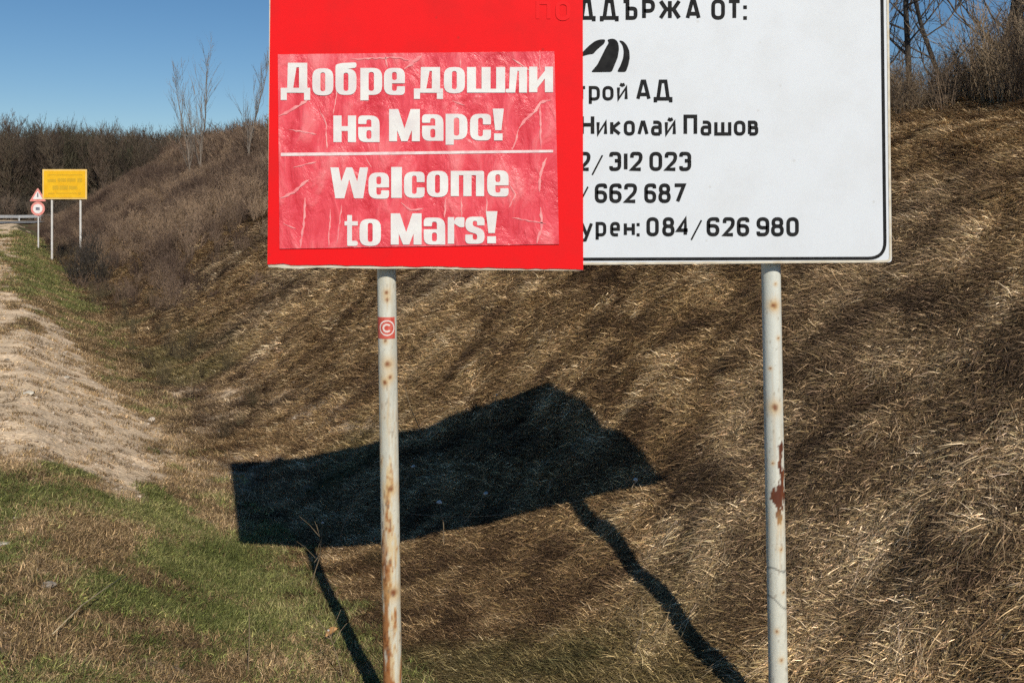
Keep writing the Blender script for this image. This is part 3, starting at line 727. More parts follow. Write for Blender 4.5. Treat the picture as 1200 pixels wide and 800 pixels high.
# ------------------------------------------------------------------ far warning + limit sign
SD = 58.0
c = W(44.5, 238, SD)
rs = empty('warning_and_limit_signs', (c.x, SD, ztf(c.x, SD)))
tag(rs, 'red edged triangle above a round sign, on one post left of the yellow sign', 'sign')
M['sign_red'] = noisy('faded_red', (.72, .22, .18), (.78, .33, .28), 6, .5)
M['sign_white'] = noisy('faded_white', (.80, .74, .70), (.84, .80, .77), 6, .5)
M['sign_dark'] = noisy('faded_black', (.10, .10, .13), (.2, .2, .24), 6, .5)
def prism(name, pts, d, off, th, mat, parent):
    n = len(pts); fr = [W(x, y, d) + Vector((0, -off - th, 0)) for x, y in pts]; bk = [p + Vector((0, th, 0)) for p in fr]
    mb = MB(); mb.add(fr + bk, [tuple(range(n)), tuple(range(2 * n - 1, n - 1, -1))] + [(i, n + i, n + (i + 1) % n, (i + 1) % n) for i in range(n)])
    return obj(name, mb.mesh(name), mat, parent)
tri = lambda s: fillet([(44.5, 229.5 - 9.5 * s), (44.5 + 9.8 * s, 229.5 + 6.5 * s), (44.5 - 9.8 * s, 229.5 + 6.5 * s)], 1.6, True, 4)
cir = lambda r: [(44.6 + r * math.cos(t), 244.6 + r * math.sin(t)) for t in np.linspace(0, 2 * math.pi, 24, endpoint=False)]
prism('triangle_plate', tri(1.0), SD, 0, .03, M['sign_red'], rs); prism('triangle_face', tri(.62), SD, .034, .006, M['sign_white'], rs)
prism('symbol', [(44, 226), (45.2, 226), (45.4, 231), (43.8, 231)], SD, .044, .004, M['sign_dark'], rs)
prism('round_plate', cir(8.2), SD, 0, .03, M['sign_red'], rs); prism('round_face', cir(5.6), SD, .034, .006, M['sign_white'], rs)
prism('symbol', [(42.3, 243), (47, 243), (47, 246.3), (42.3, 246.3)], SD, .044, .004, M['sign_dark'], rs)
mb = MB(); mb.tube([(c.x, SD + .05, ztf(c.x, SD) - .15), (c.x, SD + .05, W(0, 222, SD).z)], .045, 8); obj('post', mb.mesh('post'), M['post'], rs)

# ------------------------------------------------------------------ guard rail on the outer side of the bend
gr = None; pts = []
for i in range(len(path)):
    u, v = path[i]
    if u < 100: continue
    j = min(i + 1, len(path) - 1); k = i - 1
    du, dv = path[j][0] - path[k][0], path[j][1] - path[k][1]; L = math.hypot(du, dv); du /= L; dv /= L
    a, b = u + dv * 4.3, v - du * 4.3
    x, y = xy_of(a, b); pts.append(Vector((x, y, ztf(x, y))))
gr = empty('guard_rail', pts[0]); tag(gr, 'pale steel guard rail along the outside of the distant road bend', 'guard rail')
prof = [(0, .42), (.05, .47), (.05, .53), (0, .58), (.05, .63), (.05, .69), (0, .74)]
vs = []; fs = []
for p in pts:
    for d, h in prof: vs.append(p + Vector((-.2 * d, -d, h)))
m = len(prof)
for i in range(len(pts) - 1):
    for k in range(m - 1): a = i * m + k; fs.append((a, a + m, a + m + 1, a + 1))
obj('rail', mesh_from('rail', vs, fs), M['galv'], gr)
for p in pts:
    mb = MB(); mb.box(p + Vector((0, .08, .3)), (.05, .05, .4)); obj('rail_post', mb.mesh('rail_post'), M['galv'], gr)

# ------------------------------------------------------------------ scatter machinery (geometry nodes)
HID = bpy.data.collections.new('templates')      # never linked to the scene
def template(name, me, mat):
    if not me.materials: me.materials.append(mat)
    o = bpy.data.objects.new(name, me); HID.objects.link(o); return o
def scatter(name, label, pts, rot, scl, idx, gcol, templates):
    me = bpy.data.meshes.new(name); n = len(pts)
    me.vertices.add(n); me.vertices.foreach_set('co', np.asarray(pts, np.float32).reshape(-1))
    a = me.attributes.new('rot', 'FLOAT_VECTOR', 'POINT'); a.data.foreach_set('vector', np.asarray(rot, np.float32).reshape(-1))
    a = me.attributes.new('scl', 'FLOAT', 'POINT'); a.data.foreach_set('value', np.asarray(scl, np.float32))
    a = me.attributes.new('pick', 'INT', 'POINT'); a.data.foreach_set('value', np.asarray(idx, np.int32))
    col_attr(me, 'gcol', gcol)
    me.update()
    for t in templates:
        if t.data.materials[0].name not in [m_.name for m_ in me.materials]: me.materials.append(t.data.materials[0])
    o = obj(name, me)
    ng = bpy.data.node_groups.new(name + '_nodes', 'GeometryNodeTree')
    ng.interface.new_socket('Geometry', in_out='INPUT', socket_type='NodeSocketGeometry')
    ng.interface.new_socket('Geometry', in_out='OUTPUT', socket_type='NodeSocketGeometry')
    gi = ng.nodes.new('NodeGroupInput'); go = ng.nodes.new('NodeGroupOutput')
    iop = ng.nodes.new('GeometryNodeInstanceOnPoints'); jn = ng.nodes.new('GeometryNodeJoinGeometry')
    for t in reversed(templates):
        oi = ng.nodes.new('GeometryNodeObjectInfo'); oi.inputs['Object'].default_value = t; oi.inputs['As Instance'].default_value = False
        gti = ng.nodes.new('GeometryNodeGeometryToInstance')
        ng.links.new(oi.outputs['Geometry'], gti.inputs[0]); ng.links.new(gti.outputs[0], jn.inputs[0])
    def named(nm, ty):
        q = ng.nodes.new('GeometryNodeInputNamedAttribute'); q.data_type = ty; q.inputs['Name'].default_value = nm; return q.outputs['Attribute']
    e2r = ng.nodes.new('FunctionNodeEulerToRotation'); ng.links.new(named('rot', 'FLOAT_VECTOR'), e2r.inputs[0])
    ng.links.new(gi.outputs[0], iop.inputs['Points']); ng.links.new(jn.outputs[0], iop.inputs['Instance'])
    iop.inputs['Pick Instance'].default_value = True
    ng.links.new(named('pick', 'INT'), iop.inputs['Instance Index']); ng.links.new(e2r.outputs[0], iop.inputs['Rotation']); ng.links.new(named('scl', 'FLOAT'), iop.inputs['Scale'])
    ng.links.new(iop.outputs[0], go.inputs[0])
    md = o.modifiers.new('scatter', 'NODES'); md.node_group = ng
    tag(o, label, kind='stuff')
    return o
def frames(x, y, tx, ty, yaw, tilt=1.0):
    """euler angles of frames lying on the terrain whose X points along (tx,ty) turned by yaw"""
    e = .12
    dzx = (zt(x + e, y) - zt(x - e, y)) / (2 * e) * tilt; dzy = (zt(x, y + e) - zt(x, y - e)) / (2 * e) * tilt
    n = np.stack([-dzx, -dzy, np.ones_like(dzx)], -1); n /= np.linalg.norm(n, axis=1)[:, None]
    c, s_ = np.cos(yaw), np.sin(yaw)
    hx, hy = tx * c - ty * s_, tx * s_ + ty * c
    t = np.stack([hx, hy, hx * dzx + hy * dzy], -1); t /= np.linalg.norm(t, axis=1)[:, None]
    b = np.cross(n, t)
    return np.stack([np.arctan2(b[:, 2], n[:, 2]), -np.arcsin(np.clip(t[:, 2], -1, 1)), np.arctan2(t[:, 1], t[:, 0])], -1)

def tuft(name, nb, spread, lmin, lmax, wid, e0, e1, fan, curl, seed):
    """blades rooted in a small disc; each starts at elevation e0..e1 (deg) and bends over towards +X"""
    r = np.random.default_rng(seed); vs = []; fs = []; bv = []
    for k in range(nb):
        a0 = r.uniform(0, 2 * math.pi); rad = spread * math.sqrt(r.random())
        p = np.array([rad * math.cos(a0), rad * math.sin(a0), -.012]); L = r.uniform(lmin, lmax)
        yaw = r.normal(0, fan); el = math.radians(r.uniform(e0, e1)); cu = curl * r.uniform(.5, 1.3); w = wid * r.uniform(.6, 1.3)
        q = math.exp(r.normal(-.08, .55)); cc = np.array([q, q * r.uniform(.93, 1.03), q * r.uniform(.85, 1.08)])
        seg = 3; n0 = len(vs); dyaw = r.normal(0, .25)
        tw = r.uniform(-.9, .9)
        for s_ in range(seg + 1):
            d = np.array([math.cos(el) * math.cos(yaw), math.cos(el) * math.sin(yaw), math.sin(el)])
            sd_ = np.array([-math.sin(yaw), math.cos(yaw), tw * .6]); sd_ /= np.linalg.norm(sd_)
            ww = w * (1 - s_ / seg) ** .7
            if s_ < seg: vs += [p - sd_ * ww / 2, p + sd_ * ww / 2]; bv += [cc, cc]
            else: vs.append(p.copy()); bv.append(cc)
            p = p + d * L / seg; el -= cu / seg; yaw += dyaw / seg
            p[2] = max(p[2], .004 + .01 * r.random())
        for s_ in range(seg - 1): a = n0 + 2 * s_; fs.append((a, a + 1, a + 3, a + 2))
        a = n0 + 2 * (seg - 1); fs.append((a, a + 1, a + 2))
    me = mesh_from(name, vs, fs); col_attr(me, 'bv', np.array(bv)); return template(name, me, M['blade'])
TL = [tuft('lying_tuft', 42, .09, .02, .10, .0052, 0, 45, .85, .2, 100 + k) for k in range(4)] + [tuft('long_tuft', 26, .06, .09, .22, .0042, 5, 45, .35, .5, 150)]
TS = [tuft('standing_dry_tuft', 26, .065, .02, .075, .0042, 3, 65, 1.8, .6, 200 + k) for k in range(3)]
TG = [tuft('green_tuft', 26, .055, .025, .075, .0040, 15, 80, 2.2, .9, 300 + k) for k in range(3)]
def sample(n, kmin, kbreak, kmax, r0, r1):
    """points seen by the camera: even density up to kbreak, thinning as 1/k^2 beyond; returns x,y and size factor"""
    An = (kbreak ** 2 - kmin ** 2) / 2; Af = kbreak ** 2 * math.log(kmax / kbreak)
    t = RNG.random(n); near = RNG.random(n) < An / (An + Af)
    k = np.where(near, np.sqrt(kmin ** 2 + t * (kbreak ** 2 - kmin ** 2)), kbreak * (kmax / kbreak) ** t)
    r = RNG.uniform(r0, r1, n)
    return r * k, k, np.maximum(1, k / kbreak) ** .72
def pal(t, cols):
    cols = np.array(cols); n = len(cols) - 1; t = np.clip(t, 0, .9999) * n; i = t.astype(int); f = (t - i)[:, None]
    return cols[i] * (1 - f) + cols[i + 1] * f

x, y, s_ = sample(210000, 2.6, 6.5, 75, -.68, .72)
u, v = uv_of(x, y)
dwt = dirt_w(u, v)
isbank = sm(1.25, 1.95, v + .5 * (fbm(u * .9, v * .9, 71, 3) - .5)) > RNG.random(len(x))
keep = (RNG.random(len(x)) > dwt * .93) & (v < 14) & (v > -1.5) & ((v < 9.5) | (RNG.random(len(x)) < .5))
# grass thins out on bare earth and far up the bank
x, y, s_, u, v, dwt, isbank = [q[keep] for q in (x, y, s_, u, v, dwt, isbank)]
n = len(x)
# --- dry grass combed down the bank
b = isbank
xb, yb, sb, ub, vb = x[b], y[b], s_[b], u[b], v[b]
yaw = RNG.normal(0, .40, len(xb)) + 1.5 * (fbm(ub * .5, vb * .35, 73, 3) - .5)
rot = frames(xb, yb, -VX - .25 * UX, -VY - .25 * UY, yaw)
tone = .12 * fbm(ub * 1.2, vb * .9, 75, 3) + .76 * fbm(ub * 7.0, vb * 4.2, 76, 4) + .12 * fbm(ub * .25, vb * .3, 77, 2) + RNG.normal(0, .085, len(xb))
tone = (tone - .5) * 1.85 + .43 - .17 * sm(11, 28, yb)
colb = pal(tone, [(.065, .040, .022), (.15, .092, .046), (.29, .188, .088), (.48, .335, .168), (.72, .56, .34)])
grn = (sm(.60, .72, fbm(ub * .8, vb * .8, 78, 3)) * (1 - sm(2.2, 3.6, vb)))[:, None] * .45
colb = colb * (1 - grn) + np.array([.15, .155, .055]) * grn
greyb = (sm(.5, .7, fbm(ub * .4 + 7, vb * .4, 79, 3)) * .22)[:, None]
colb = colb * (1 - greyb) + colb.mean(1)[:, None] * np.array([1.12, .98, .80]) * greyb
zz = zt(xb, yb)
scatter('dry_grass', 'matted dry straw coloured grass combed down the bank', np.stack([xb, yb, zz], -1), rot,
        sb * RNG.uniform(.7, 1.25, len(xb)) * (1 - .3 * (1 - sm(2.0, 3.2, vb))), np.where(RNG.random(len(xb)) < .05, 4, RNG.integers(0, 4, len(xb))), colb, TL)
# --- verge
g = ~b
xg, yg, sg, ug, vg_, dg = x[g], y[g], s_[g], u[g], v[g], dwt[g]
gsel = (.0 * (1 - sm(6, 8, ug)) - .26 * sm(7, 9, ug) * (1 - sm(20, 26, ug)) + fbm(ug * 1.7, vg_ * 1.7, 342, 3) + .35 * (fbm(ug * 4, vg_ * 4, 82, 2) - .5) + .5 * (fbm(ug * 2.3, vg_ * 2.3, 83, 3) - .5) + RNG.normal(0, .13, len(xg))) > .525
gsel &= dg < .6
for sel, nm, lb, tp, pl in ((gsel, 'green_grass', 'short green grass growing in patches on the verge', TG, [(.095, .115, .03), (.175, .20, .06), (.29, .30, .10), (.46, .41, .18)]),
                            (~gsel, 'verge_dry_grass', 'short dry brown grass and litter on the verge', TS + TL[:2], [(.13, .088, .045), (.27, .185, .09), (.44, .31, .16), (.64, .47, .26)])):
    a, c_, s2 = xg[sel], yg[sel], sg[sel]; uu, vv_ = ug[sel], vg_[sel]
    # two to three plants per point for a closed sward
    rep = 2 if nm == 'green_grass' else 1
    a = np.repeat(a, rep) + RNG.normal(0, .03, len(a) * rep); c_ = np.repeat(c_, rep) + RNG.normal(0, .03, len(c_) * rep); s2 = np.repeat(s2, rep); uu = np.repeat(uu, rep); vv_ = np.repeat(vv_, rep)
    tn = .55 * fbm(uu * 2, vv_ * 2, 85, 3) + .45 * RNG.random(len(a))
    rt = frames(a, c_, -1.0, -.2, RNG.uniform(-3.14, 3.14, len(a)))
    ks = RNG.integers(0, len(tp), len(a)); sc_ = s2 * RNG.uniform(.6, 1.2, len(a)); 
    if nm != 'green_grass': sc_ = np.where(ks >= 3, sc_ * .55, sc_)
    scatter(nm, lb, np.stack([a, c_, zt(a, c_)], -1), rt, sc_, ks, pal((tn - .5) * 1.7 + .5, pl), tp)

# --- pebbles and clods on the bare earth
M['stone'] = None
def stone_mesh(name, seed, rough=.25):
    bm = bmesh.new(); bmesh.ops.create_icosphere(bm, subdivisions=2, radius=1); r = random.Random(seed)
    o_ = Vector((r.random() * 50, r.random() * 50, r.random() * 50))
    from mathutils import noise as mn
    for vtx in bm.verts:
        d = 1 + rough * (mn.noise(vtx.co * 1.3 + o_) * 1.6 + mn.noise(vtx.co * 3.1 + o_) * .6); vtx.co *= d; vtx.co.z *= .6
    me = bpy.data.meshes.new(name); bm.to_mesh(me); bm.free(); return me
def inst_mat(name, rough=.9):
    m, nt, b_ = new_mat(name, rough=rough, spec=.2)
    at = N(nt, 'ShaderNodeAttribute'); at.attribute_name = 'gcol'; at.attribute_type = 'INSTANCER'
    no = N(nt, 'ShaderNodeTexNoise'); no.inputs['Scale'].default_value = 3; tc = N(nt, 'ShaderNodeTexCoord'); nt.links.new(tc.outputs['Object'], no.inputs['Vector'])
    mr = N(nt, 'ShaderNodeMapRange'); mr.inputs[3].default_value = .6; mr.inputs[4].default_value = 1.35; nt.links.new(no.outputs[0], mr.inputs[0])
    vm = N(nt, 'ShaderNodeVectorMath', operation='SCALE'); nt.links.new(at.outputs['Color'], vm.inputs[0]); nt.links.new(mr.outputs[0], vm.inputs['Scale']); nt.links.new(vm.outputs[0], b_.inputs['Base Color'])
    return m
M['pebble'] = inst_mat('pebble')
TP = [template('pebble', stone_mesh('pebble', k), M['pebble']) for k in range(3)]
x, y, s2 = sample(60000, 3, 8, 45, -.66, .1)
u, v = uv_of(x, y); k_ = (RNG.random(len(x)) < dirt_w(u, v) * .8 + .02 * (v < 1.5)) & (v > -1.2)
x, y, s2 = x[k_], y[k_], s2[k_]; n = len(x)
szs = s2 * .004 * np.exp(RNG.normal(0, .55, n))
scatter('gravel', 'small stones and clods strewn over the bare earth', np.stack([x, y, zt(x, y) + szs * .2], -1), RNG.uniform(0, 6.28, (n, 3)) * np.array([.1, .1, 1]), szs, RNG.integers(0, 3, n),
        pal(RNG.random(n), [(.30, .22, .15), (.50, .38, .27), (.66, .56, .44)]), TP)

# ------------------------------------------------------------------ woody plants
def shrub_mesh(name, seed, H=1.6, stems=22, spread=.5, twigs=14, rad=.007, up=.8):
    r = random.Random(seed); mb = MB()
    for s in range(stems):
        a = r.uniform(0, 6.283); d = Vector((math.cos(a) * r.uniform(.1, 1) * (1 - up), math.sin(a) * r.uniform(.1, 1) * (1 - up), r.uniform(.5, 1) * up)).normalized()
        p = Vector((math.cos(a), math.sin(a), 0)) * r.uniform(0, spread * .5); L = H * r.uniform(.5, 1.08); P = [p.copy()]
        for k in range(4):
            d = (d + Vector((r.gauss(0, .16), r.gauss(0, .16), r.gauss(.05, .08)))).normalized(); p = p + d * L / 4; P.append(p.copy())
        mb.tube(P, [rad, rad * .8, rad * .6, rad * .4, rad * .15], 3, False)
        for t in range(twigs):
            q = r.uniform(.2, 1) * 3.999; i = int(q); b0 = P[i].lerp(P[i + 1], q - i)
            td = (d * .6 + Vector((r.gauss(0, .6), r.gauss(0, .6), r.gauss(.25, .4)))).normalized(); tl = r.uniform(.12, .42) * H * .6
            b1 = b0 + td * tl * .55; b2 = b1 + (td + Vector((r.gauss(0, .3), r.gauss(0, .3), .15))).normalized() * tl * .45
            sd_ = td.orthogonal().normalized() * rad * .55
            n0 = len(mb.v); mb.add([b0 - sd_, b0 + sd_, b1 + sd_ * .6, b1 - sd_ * .6, b2], [(0, 1, 2, 3), (3, 2, 4)])
    return mb.mesh(name)
def tree_meshes(seed, H=6, r0=.07, lean=(0, 0), bushy=1.0, upright=.6, start=.2, nb=26, twig_r=.004, depth=2, lenf=(.14, .34)):
    r = random.Random(seed); tr = MB(); cr = MB()
    P = []; p = Vector((0, 0, -.15)); d = Vector((lean[0], lean[1], 1)).normalized(); K = 9
    for k in range(K + 1):
        P.append(p.copy()); d = (d + Vector((r.gauss(0, .11), r.gauss(0, .11), .06))).normalized(); p = p + d * H / K
    R = [r0 * (1 - k / K) ** .8 + .006 for k in range(K + 1)]; R[0] *= 1.25
    tr.tube(P, R, 7, False)
    def branch(b0, d0, L, rr, lvl):
        Q = [b0.copy()]; q = b0.copy(); d_ = d0.copy(); n_ = 4
        for k in range(n_):
            d_ = (d_ + Vector((r.gauss(0, .16), r.gauss(0, .16), r.gauss(.10, .10)))).normalized(); q = q + d_ * L / n_; Q.append(q.copy())
        if lvl < depth:
            cr.tube(Q, [rr * (1 - .8 * k / n_) for k in range(n_ + 1)], 4 if lvl == 0 else 3, False)
        else:
            sd_ = d0.orthogonal().normalized() * rr * .7
            cr.add([Q[0] - sd_, Q[0] + sd_, Q[2] + sd_ * .6, Q[2] - sd_ * .6, Q[4]], [(0, 1, 2, 3), (3, 2, 4)])
        if lvl < depth:
            for m_ in range(int((7 if lvl == 0 else 6) * bushy)):
                t = r.uniform(.15, 1) * (n_ - .001); i = int(t); c0 = Q[i].lerp(Q[i + 1], t - i)
                nd = (d_ * (.5 + upright) + Vector((r.gauss(0, .6), r.gauss(0, .6), r.gauss(.15, .35)))).normalized()
                branch(c0, nd, L * r.uniform(.3, .6), max(rr * .5, twig_r), lvl + 1)
    for b_ in range(nb):
        t = start + (1 - start) * (b_ + r.random()) / nb; q = t * K * .999; i = int(q); c0 = P[i].lerp(P[i + 1], q - i)
        a = r.uniform(0, 6.283); out = Vector((math.cos(a), math.sin(a), upright * r.uniform(.8, 2.0))).normalized()
        branch(c0, out, H * r.uniform(*lenf) * (1.15 - .6 * t), max(R[i] * .45, twig_r * 1.5), 0)
    return tr.mesh('trunk', True), cr.mesh('crown')
def tree(name, cat, label, x, y, meshes, mats=('bark', 'twig'), rz=0, sc=1, group=None):
    z = ztf(x, y); t = empty(name, (x, y, z)); t.rotation_euler.z = rz; t.scale = (sc,) * 3
    tag(t, label, cat, group)
    for nm, me, mt in zip(('trunk', 'crown'), meshes, mats):
        o = bpy.data.objects.new(nm, me); COL.objects.link(o); o.parent = t
        if not me.materials: me.materials.append(M[mt])
    return t
M['wood_inst'] = inst_mat('winter_wood')
SH = [template('shrub_template', shrub_mesh('shrub', 400 + k, 1.5, 22, .5, 16), M['wood_inst']) for k in range(3)]
SHF = [template('far_shrub', shrub_mesh('far_shrub', 420 + k, 1.6, 20, .7, 16, rad=.016), M['wood_inst']) for k in range(3)]
def up_frames(n): return np.stack([RNG.normal(0, .08, n), RNG.normal(0, .08, n), RNG.uniform(0, 6.28, n)], -1)
# brush along the top of the near bank
def region(n, k0, k1, r0, r1, f):
    k = np.sqrt(RNG.uniform(k0 ** 2, k1 ** 2, n)); r = RNG.uniform(r0, r1, n); x = k * r; y = k; u, v = uv_of(x, y); m_ = RNG.random(n) < f(u, v); return x[m_], y[m_]
x, y = region(2600, 6, 24, -.1, .72, lambda u, v: sm(7.2, 8.4, v) * (1 - sm(12, 17, v)) * .9)
n = len(x)
scatter('bank_top_brush', 'leafless brown brush along the top of the bank', np.stack([x, y, zt(x, y) - .03], -1), up_frames(n), RNG.uniform(.22, .54, n) * (1 + .5 * sm(.47, .52, x / y)), RNG.integers(0, 3, n),
        pal(RNG.random(n), [(.09, .066, .046), (.17, .12, .08), (.26, .19, .12), (.38, .29, .18)]), SH)
# brush covering the far part of the bank
def fb(u, v):
    return sm(14, 24, u) * sm(1.9, 3.6, v + 2.6 * (fbm(u * .2, v * .35, 91, 3) - .5)) * (1 - .75 * pale_w(u, v)) * (1 - sm(22, 30, v))
x, y = region(26000, 16, 120, -.62, .05, lambda u, v: fb(u, v) * (.25 + .75 * sm(.36, .5, fbm(u * .35, v * .6, 99, 3)))); u, v = uv_of(x, y); n = len(x)
tz = .72 * fbm(u * .22, v * .45, 93, 3) + .28 * RNG.random(n) + .35 * pale_w(u, v)
szb = RNG.uniform(.25, .65, n) + 1.15 * sm(7.5, 10, v - .045 * np.clip(u - 6, 0, 90)) * RNG.uniform(.5, 1.2, n)
szb *= .35 + .65 * sm(14, 30, u + 4 * (fbm(u * .5, v * .5, 97, 2) - .5))
scatter('far_bank_brush', 'grey brown winter brush covering the far bank', np.stack([x, y, zt(x, y) - .05], -1), up_frames(n), szb, RNG.integers(0, 3, n),
        pal((tz - .5) * 2.6 + .46, [(.07, .045, .034), (.125, .084, .060), (.19, .130, .090), (.29, .20, .13)]), SHF)
# low dark growth in the ditch further on
x, y = region(1500, 9, 60, -.5, -.2, lambda u, v: np.exp(-((v - 2.25) / .45) ** 2) * (.35 + .65 * sm(.45, .6, fbm(u * .4, v * .5, 95, 3)))); n = len(x)
scatter('ditch_weeds', 'dark withered weeds in the bottom of the ditch', np.stack([x, y, zt(x, y) - .03], -1), up_frames(n), RNG.uniform(.08, .2, n) * (1 + y / 25), RNG.integers(0, 3, n),
        pal(RNG.random(n), [(.06, .045, .03), (.11, .085, .05), (.16, .13, .07)]), SH)

# far woodland as one mass
FT = []
for k in range(4):
    tr_, cr_ = tree_meshes(500 + k, H=12, r0=.16, bushy=.9, upright=.9, start=.12, nb=54, twig_r=.018)
    bm = bmesh.new(); bm.from_mesh(tr_); bm.from_mesh(cr_); me = bpy.data.meshes.new('woodland_tree'); bm.to_mesh(me); bm.free(); FT.append(template('woodland_tree', me, M['wood_inst']))
n = 2000
y = RNG.uniform(132, 210, n); x = RNG.uniform(-.64, .1, n) * y; k_ = (x > -150); n = k_.sum(); x = x[k_]; y = y[k_]
scatter('far_woodland', 'leafless brown woodland beyond the road bend', np.stack([x, y, zt(x, y) - .3], -1), up_frames(n) * np.array([.3, .3, 1]), RNG.uniform(.88, 1.12, n) * (.86 + .3 * vn(x / 9.0, y / 30.0, 5)), RNG.integers(0, 4, n),
        pal(RNG.random(n), [(.06, .046, .036), (.095, .072, .052), (.13, .092, .066), (.07, .072, .042)]), FT)
x_ = RNG.uniform(-.62, 0, 1500); y = RNG.uniform(126, 160, 1500); n = 1500
scatter('woodland_undergrowth', 'dark scrub at the edge of the far woodland', np.stack([x_ * y, y, zt(x_ * y, y) - .1], -1), up_frames(n), RNG.uniform(1.2, 2.6, n), RNG.integers(0, 3, n),
        pal(RNG.random(n), [(.06, .048, .038), (.10, .08, .06), (.15, .11, .08)]), SHF)

# individual trees: two slim upright trees on the far skyline left of the sign
def at_px(px, y): return (px - 600) / F * y
tm = [tree_meshes(600 + k, H=7.2, r0=.055, bushy=.9, upright=5.5, start=.03, nb=26, twig_r=.007, lenf=(.16, .5)) for k in range(3)]
for i, (px, d, mi, sc, rz, lb) in enumerate([
        (222, 52, 0, .78, 0, 'slim bare tree on the skyline, left one of the tall close pair'),
        (236, 53, 1, .90, 1, 'tallest slim bare tree on the skyline, right one of the close pair'),
        (292, 44, 2, .70, 2, 'thin bare tree beside the left edge of the red sheet, pale trunk')]):
    tree('bare_tree', 'tree', lb, at_px(px, d), d, tm[mi], ('bark_pale', 'bark_pale'), rz, sc, 'slim trees on the skyline left of the sign')
# near trees on the bank top at the right
tn_ = [tree_meshes(650 + k, H=5.0, r0=.038, lean=l, bushy=1.25, upright=.5, start=.12, nb=22, twig_r=.0035) for k, l in enumerate([(-.05, 0), (.18, 0), (-.22, .1)])]
for i, (px, d, mi, sc, rz, lb) in enumerate([
        (1074, 12.5, 0, 1.0, 0, 'dark crooked bare tree just right of the board, trunk against blue sky'),
        (1052, 15.0, 1, .9, 2.2, 'thin bare tree behind the right edge of the board'),
        (1118, 14.0, 2, .95, 0, 'bare tree leaning left between the two patches of sky right of the board'),
        (1158, 12.0, 1, .9, .4, 'bare tree with arching branches near the top right corner'),
        (1178, 10.5, 0, 1.25, 3.0, 'thick bushy bare tree at the right edge of the picture'),
        (1215, 11.5, 2, 1.1, 1.2, 'bare tree whose branches reach in from beyond the right edge')]):
    tree('bare_tree', 'tree', lb, at_px(px, d), d, tn_[mi], ('bark_dark', 'bark'), rz, sc, 'trees on the bank top right of the sign')

# dark shrubs beside the yellow sign
sm_ = [shrub_mesh('branches', 700 + k, 1.3, 34, .5, 16, rad=.011) for k in range(2)]
for i, (px, py, d, sc, lb) in enumerate([(92, 318, 30, 1.1, 'dark bare shrub in the ditch just below the right post of the yellow sign'), (118, 318, 30, .9, 'low bare shrub to the right of the yellow sign, lower on the bank'), (104, 300, 38, 1.2, 'dense bare shrub behind the right post of the yellow sign')]):
    x = at_px(px, d); t = empty('bare_shrub', (x, d, ztf(x, d))); t.scale = (sc,) * 3; tag(t, lb, 'shrub', 'shrubs beside the yellow sign')
    o = bpy.data.objects.new('branches', sm_[i % 2]); COL.objects.link(o); o.parent = t
    if not sm_[i % 2].materials: sm_[i % 2].materials.append(M['bark_dark'])

# ------------------------------------------------------------------ dead weeds with pale heads
M['weed'] = noisy('weed_stem', (.16, .12, .075), (.28, .21, .13), 20, .8)
M['head'] = noisy('seed_head', (.5, .47, .42), (.68, .65, .6), 60, .9)
def ground_hit(px, py):
    k = 3.0
    for _ in range(6000):
        p = W(px, py, k)
        if p.z <= ztf(p.x, p.y): return p
        k += .012
    return W(px, py, 12)
def weed(foot, tip, label, head=.012, branches=0, mt='weed', depth=0):
    a = ground_hit(*foot); d = a.y + depth; b = W(tip[0], tip[1], d)
    t = empty('dead_weed', a); tag(t, label, 'weed', 'dead weeds standing in the grass')
    r = random.Random(int(foot[0] * 7 + foot[1])); mb = MB()
    mid = a.lerp(b, .5) + Vector((r.uniform(-.03, .03), r.uniform(-.03, .03), 0))
    mb.tube([a - Vector((0, 0, .03)), a.lerp(mid, .6), mid, mid.lerp(b, .6), b], [.0035, .003, .0028, .0022, .0015], 5)
    obj('stem', mb.mesh('stem'), M[mt], t)
    for k in range(branches):
        c0 = a.lerp(b, r.uniform(.35, .9)); e = c0 + Vector((r.uniform(-.12, .12), r.uniform(-.08, .08), r.uniform(.04, .16)))
        m2 = MB(); m2.tube([c0, c0.lerp(e, .5) + Vector((0, 0, .01)), e], [.0018, .0014, .0008], 4); obj('branch', m2.mesh('branch'), M[mt], t)
    if head:
        me = stone_mesh('seed_head', int(foot[0]), .5); me.transform(Matrix.Scale(head, 4)); me.transform(Matrix.Translation(b)); obj('seed_head', me, M['head'], t)
weed((537, 622), (569, 578), 'dead stem with pale round head leaning right inside the black shadow', .018)
weed((520, 640), (515, 588), 'short weed with a pale fluffy head, right of the left pole in the shadow', .018)
weed((395, 640), (420, 580), 'leaning forked dry stem left of the left pole in the shadow', 0, 3)
weed((462, 600), (484, 546), 'pale tipped weed just right of the left pole high in the shadow', .012, 1)
weed((362, 690), (378, 612), 'branched dead weed where the left pole shadow meets the board shadow', .008, 5)
weed((352, 520), (395, 488), 'dark spiky weed on the upper left edge of the board shadow', 0, 4)
weed((500, 520), (470, 440), 'thin dark stalk leaning left above the shadow, beside the left pole', 0, 0)
weed((570, 505), (582, 462), 'small tufted weed at the kink of the upper shadow edge', .008, 4)
weed((742, 580), (745, 562), 'pale leafy sprig at the right tip of the board shadow', .014, 3)
weed((405, 800), (385, 738), 'dry weed left of the foot of the left pole', .006, 4)
weed((222, 470), (228, 420), 'upright pale stalk in the ditch bottom left of the shadow', 0, 2)
weed((740, 770), (752, 700), 'dry branching weed between the right pole shadow and the pole', 0, 4)
weed((290, 790), (292, 718), 'single straight straw stalk in the green verge', 0, 0)

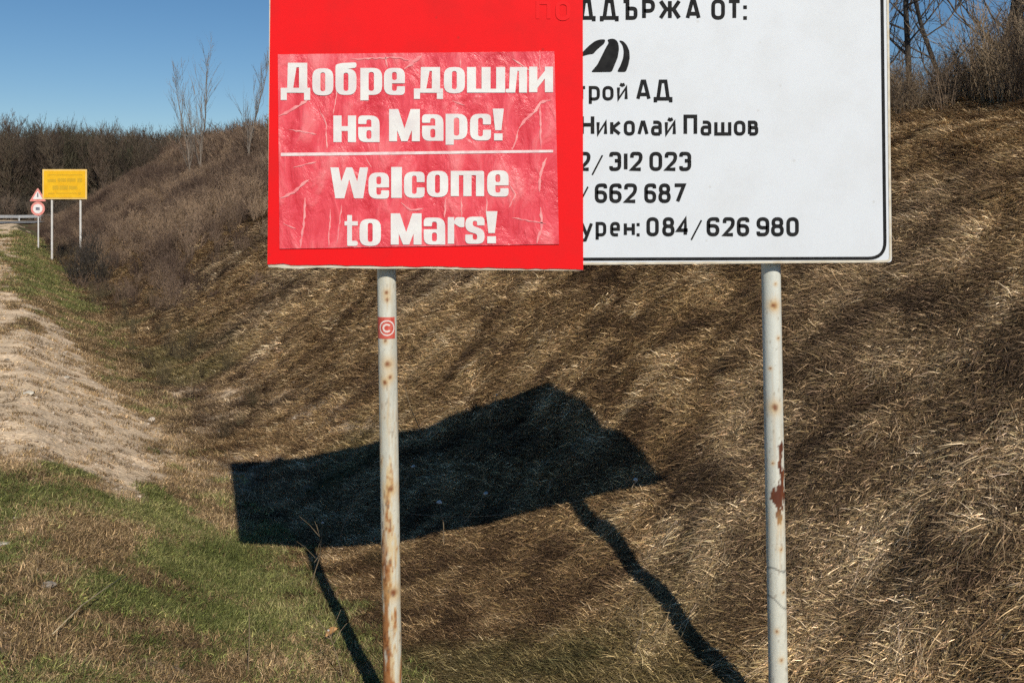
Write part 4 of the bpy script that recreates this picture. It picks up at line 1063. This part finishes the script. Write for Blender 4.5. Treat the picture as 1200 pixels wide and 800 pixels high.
# ------------------------------------------------------------------ stones, leaf, stick
M['chalk'] = noisy('chalky_stone', (.55, .49, .39), (.68, .62, .50), 30, .85, .2, .4)
M['greystone'] = noisy('grey_stone', (.26, .22, .17), (.36, .31, .25), 30, .85, .2, .4)
for i, (px, py, r_, mt, lb) in enumerate([
        (21, 608, .022, 'chalk', 'white stone on the green verge, upper one near the left edge'),
        (2, 640, .03, 'chalk', 'largest white stone, at the very left edge of the verge'),
        (110, 601, .010, 'chalk', 'small pale pebble in the grass right of the white stones'),
        (15, 616, .010, 'chalk', 'tiny white chip just below the upper white stone'),
        (55, 688, .032, 'greystone', 'flat buff stone half sunk in the verge grass'),
        (78, 443, .035, 'chalk', 'pale stone lying on the bare earth shoulder'),
        (34, 462, .045, 'chalk', 'long pale clod on the front of the bare earth patch'),
        (92, 316, .12, 'chalk', 'pale stone on the track below the shrubs by the yellow sign'),
        (8, 422, .03, 'greystone', 'brown stone on the bare earth at the left edge')]):
    p = ground_hit(px, py); me = stone_mesh('stone', 40 + i, .3); me.transform(Matrix.Diagonal((r_ * 1.3, r_, r_ * .8, 1))); 
    o = bpy.data.objects.new('stone', me); COL.objects.link(o); me.materials.append(M[mt]); o.location = p + Vector((0, 0, r_ * .25)); o.rotation_euler.z = i
    tag(o, lb, 'stone', 'loose stones on the verge')
M['leaf'] = noisy('dead_leaf', (.30, .15, .05), (.50, .30, .13), 20, .7)
p = ground_hit(386, 752)
vs = []; fs = []
for k in range(9):
    t = k / 8; w = .035 * math.sin(math.pi * min(t * 1.05, 1)) ** .8; z_ = .035 + .03 * math.sin(t * 2.6)
    for sgn in (-1, 0, 1): vs.append((t * .075 - .03, sgn * w * .5, z_ + abs(sgn) * .014))
for k in range(8):
    for j in range(2): a = 3 * k + j; fs.append((a, a + 3, a + 4, a + 1))
me = mesh_from('leaf', vs, fs, True); o = obj('dead_leaf', me, M['leaf']); o.location = p + Vector((0, 0, .01)); o.rotation_euler = (.5, -.2, .7)
tag(o, 'curled orange brown leaf on the grass left of the left pole', 'leaf')
mb = MB(); q = [ground_hit(*a) + Vector((0, 0, .055)) for a in ((62, 758), (95, 724), (120, 705), (148, 685))]
mb.tube(q, [.0030, .003, .0025, .0015], 6); M['straw'] = noisy('straw', (.42, .33, .19), (.58, .47, .30), 20, .8); tag(obj('fallen_stick', mb.mesh('fallen_stick', True), M['straw']), 'pale dry stick lying across the verge grass', 'stick')
q = [ground_hit(*a) + Vector((0, 0, .06)) for a in ((475, 611), (520, 616), (570, 615), (600, 612))]
mb = MB(); mb.tube(q, [.003, .003, .0025, .002], 5); tag(obj('dry_stalk', mb.mesh('dry_stalk', True), M['weed']), 'long bent straw stalk along the lower edge of the board shadow', 'stalk')
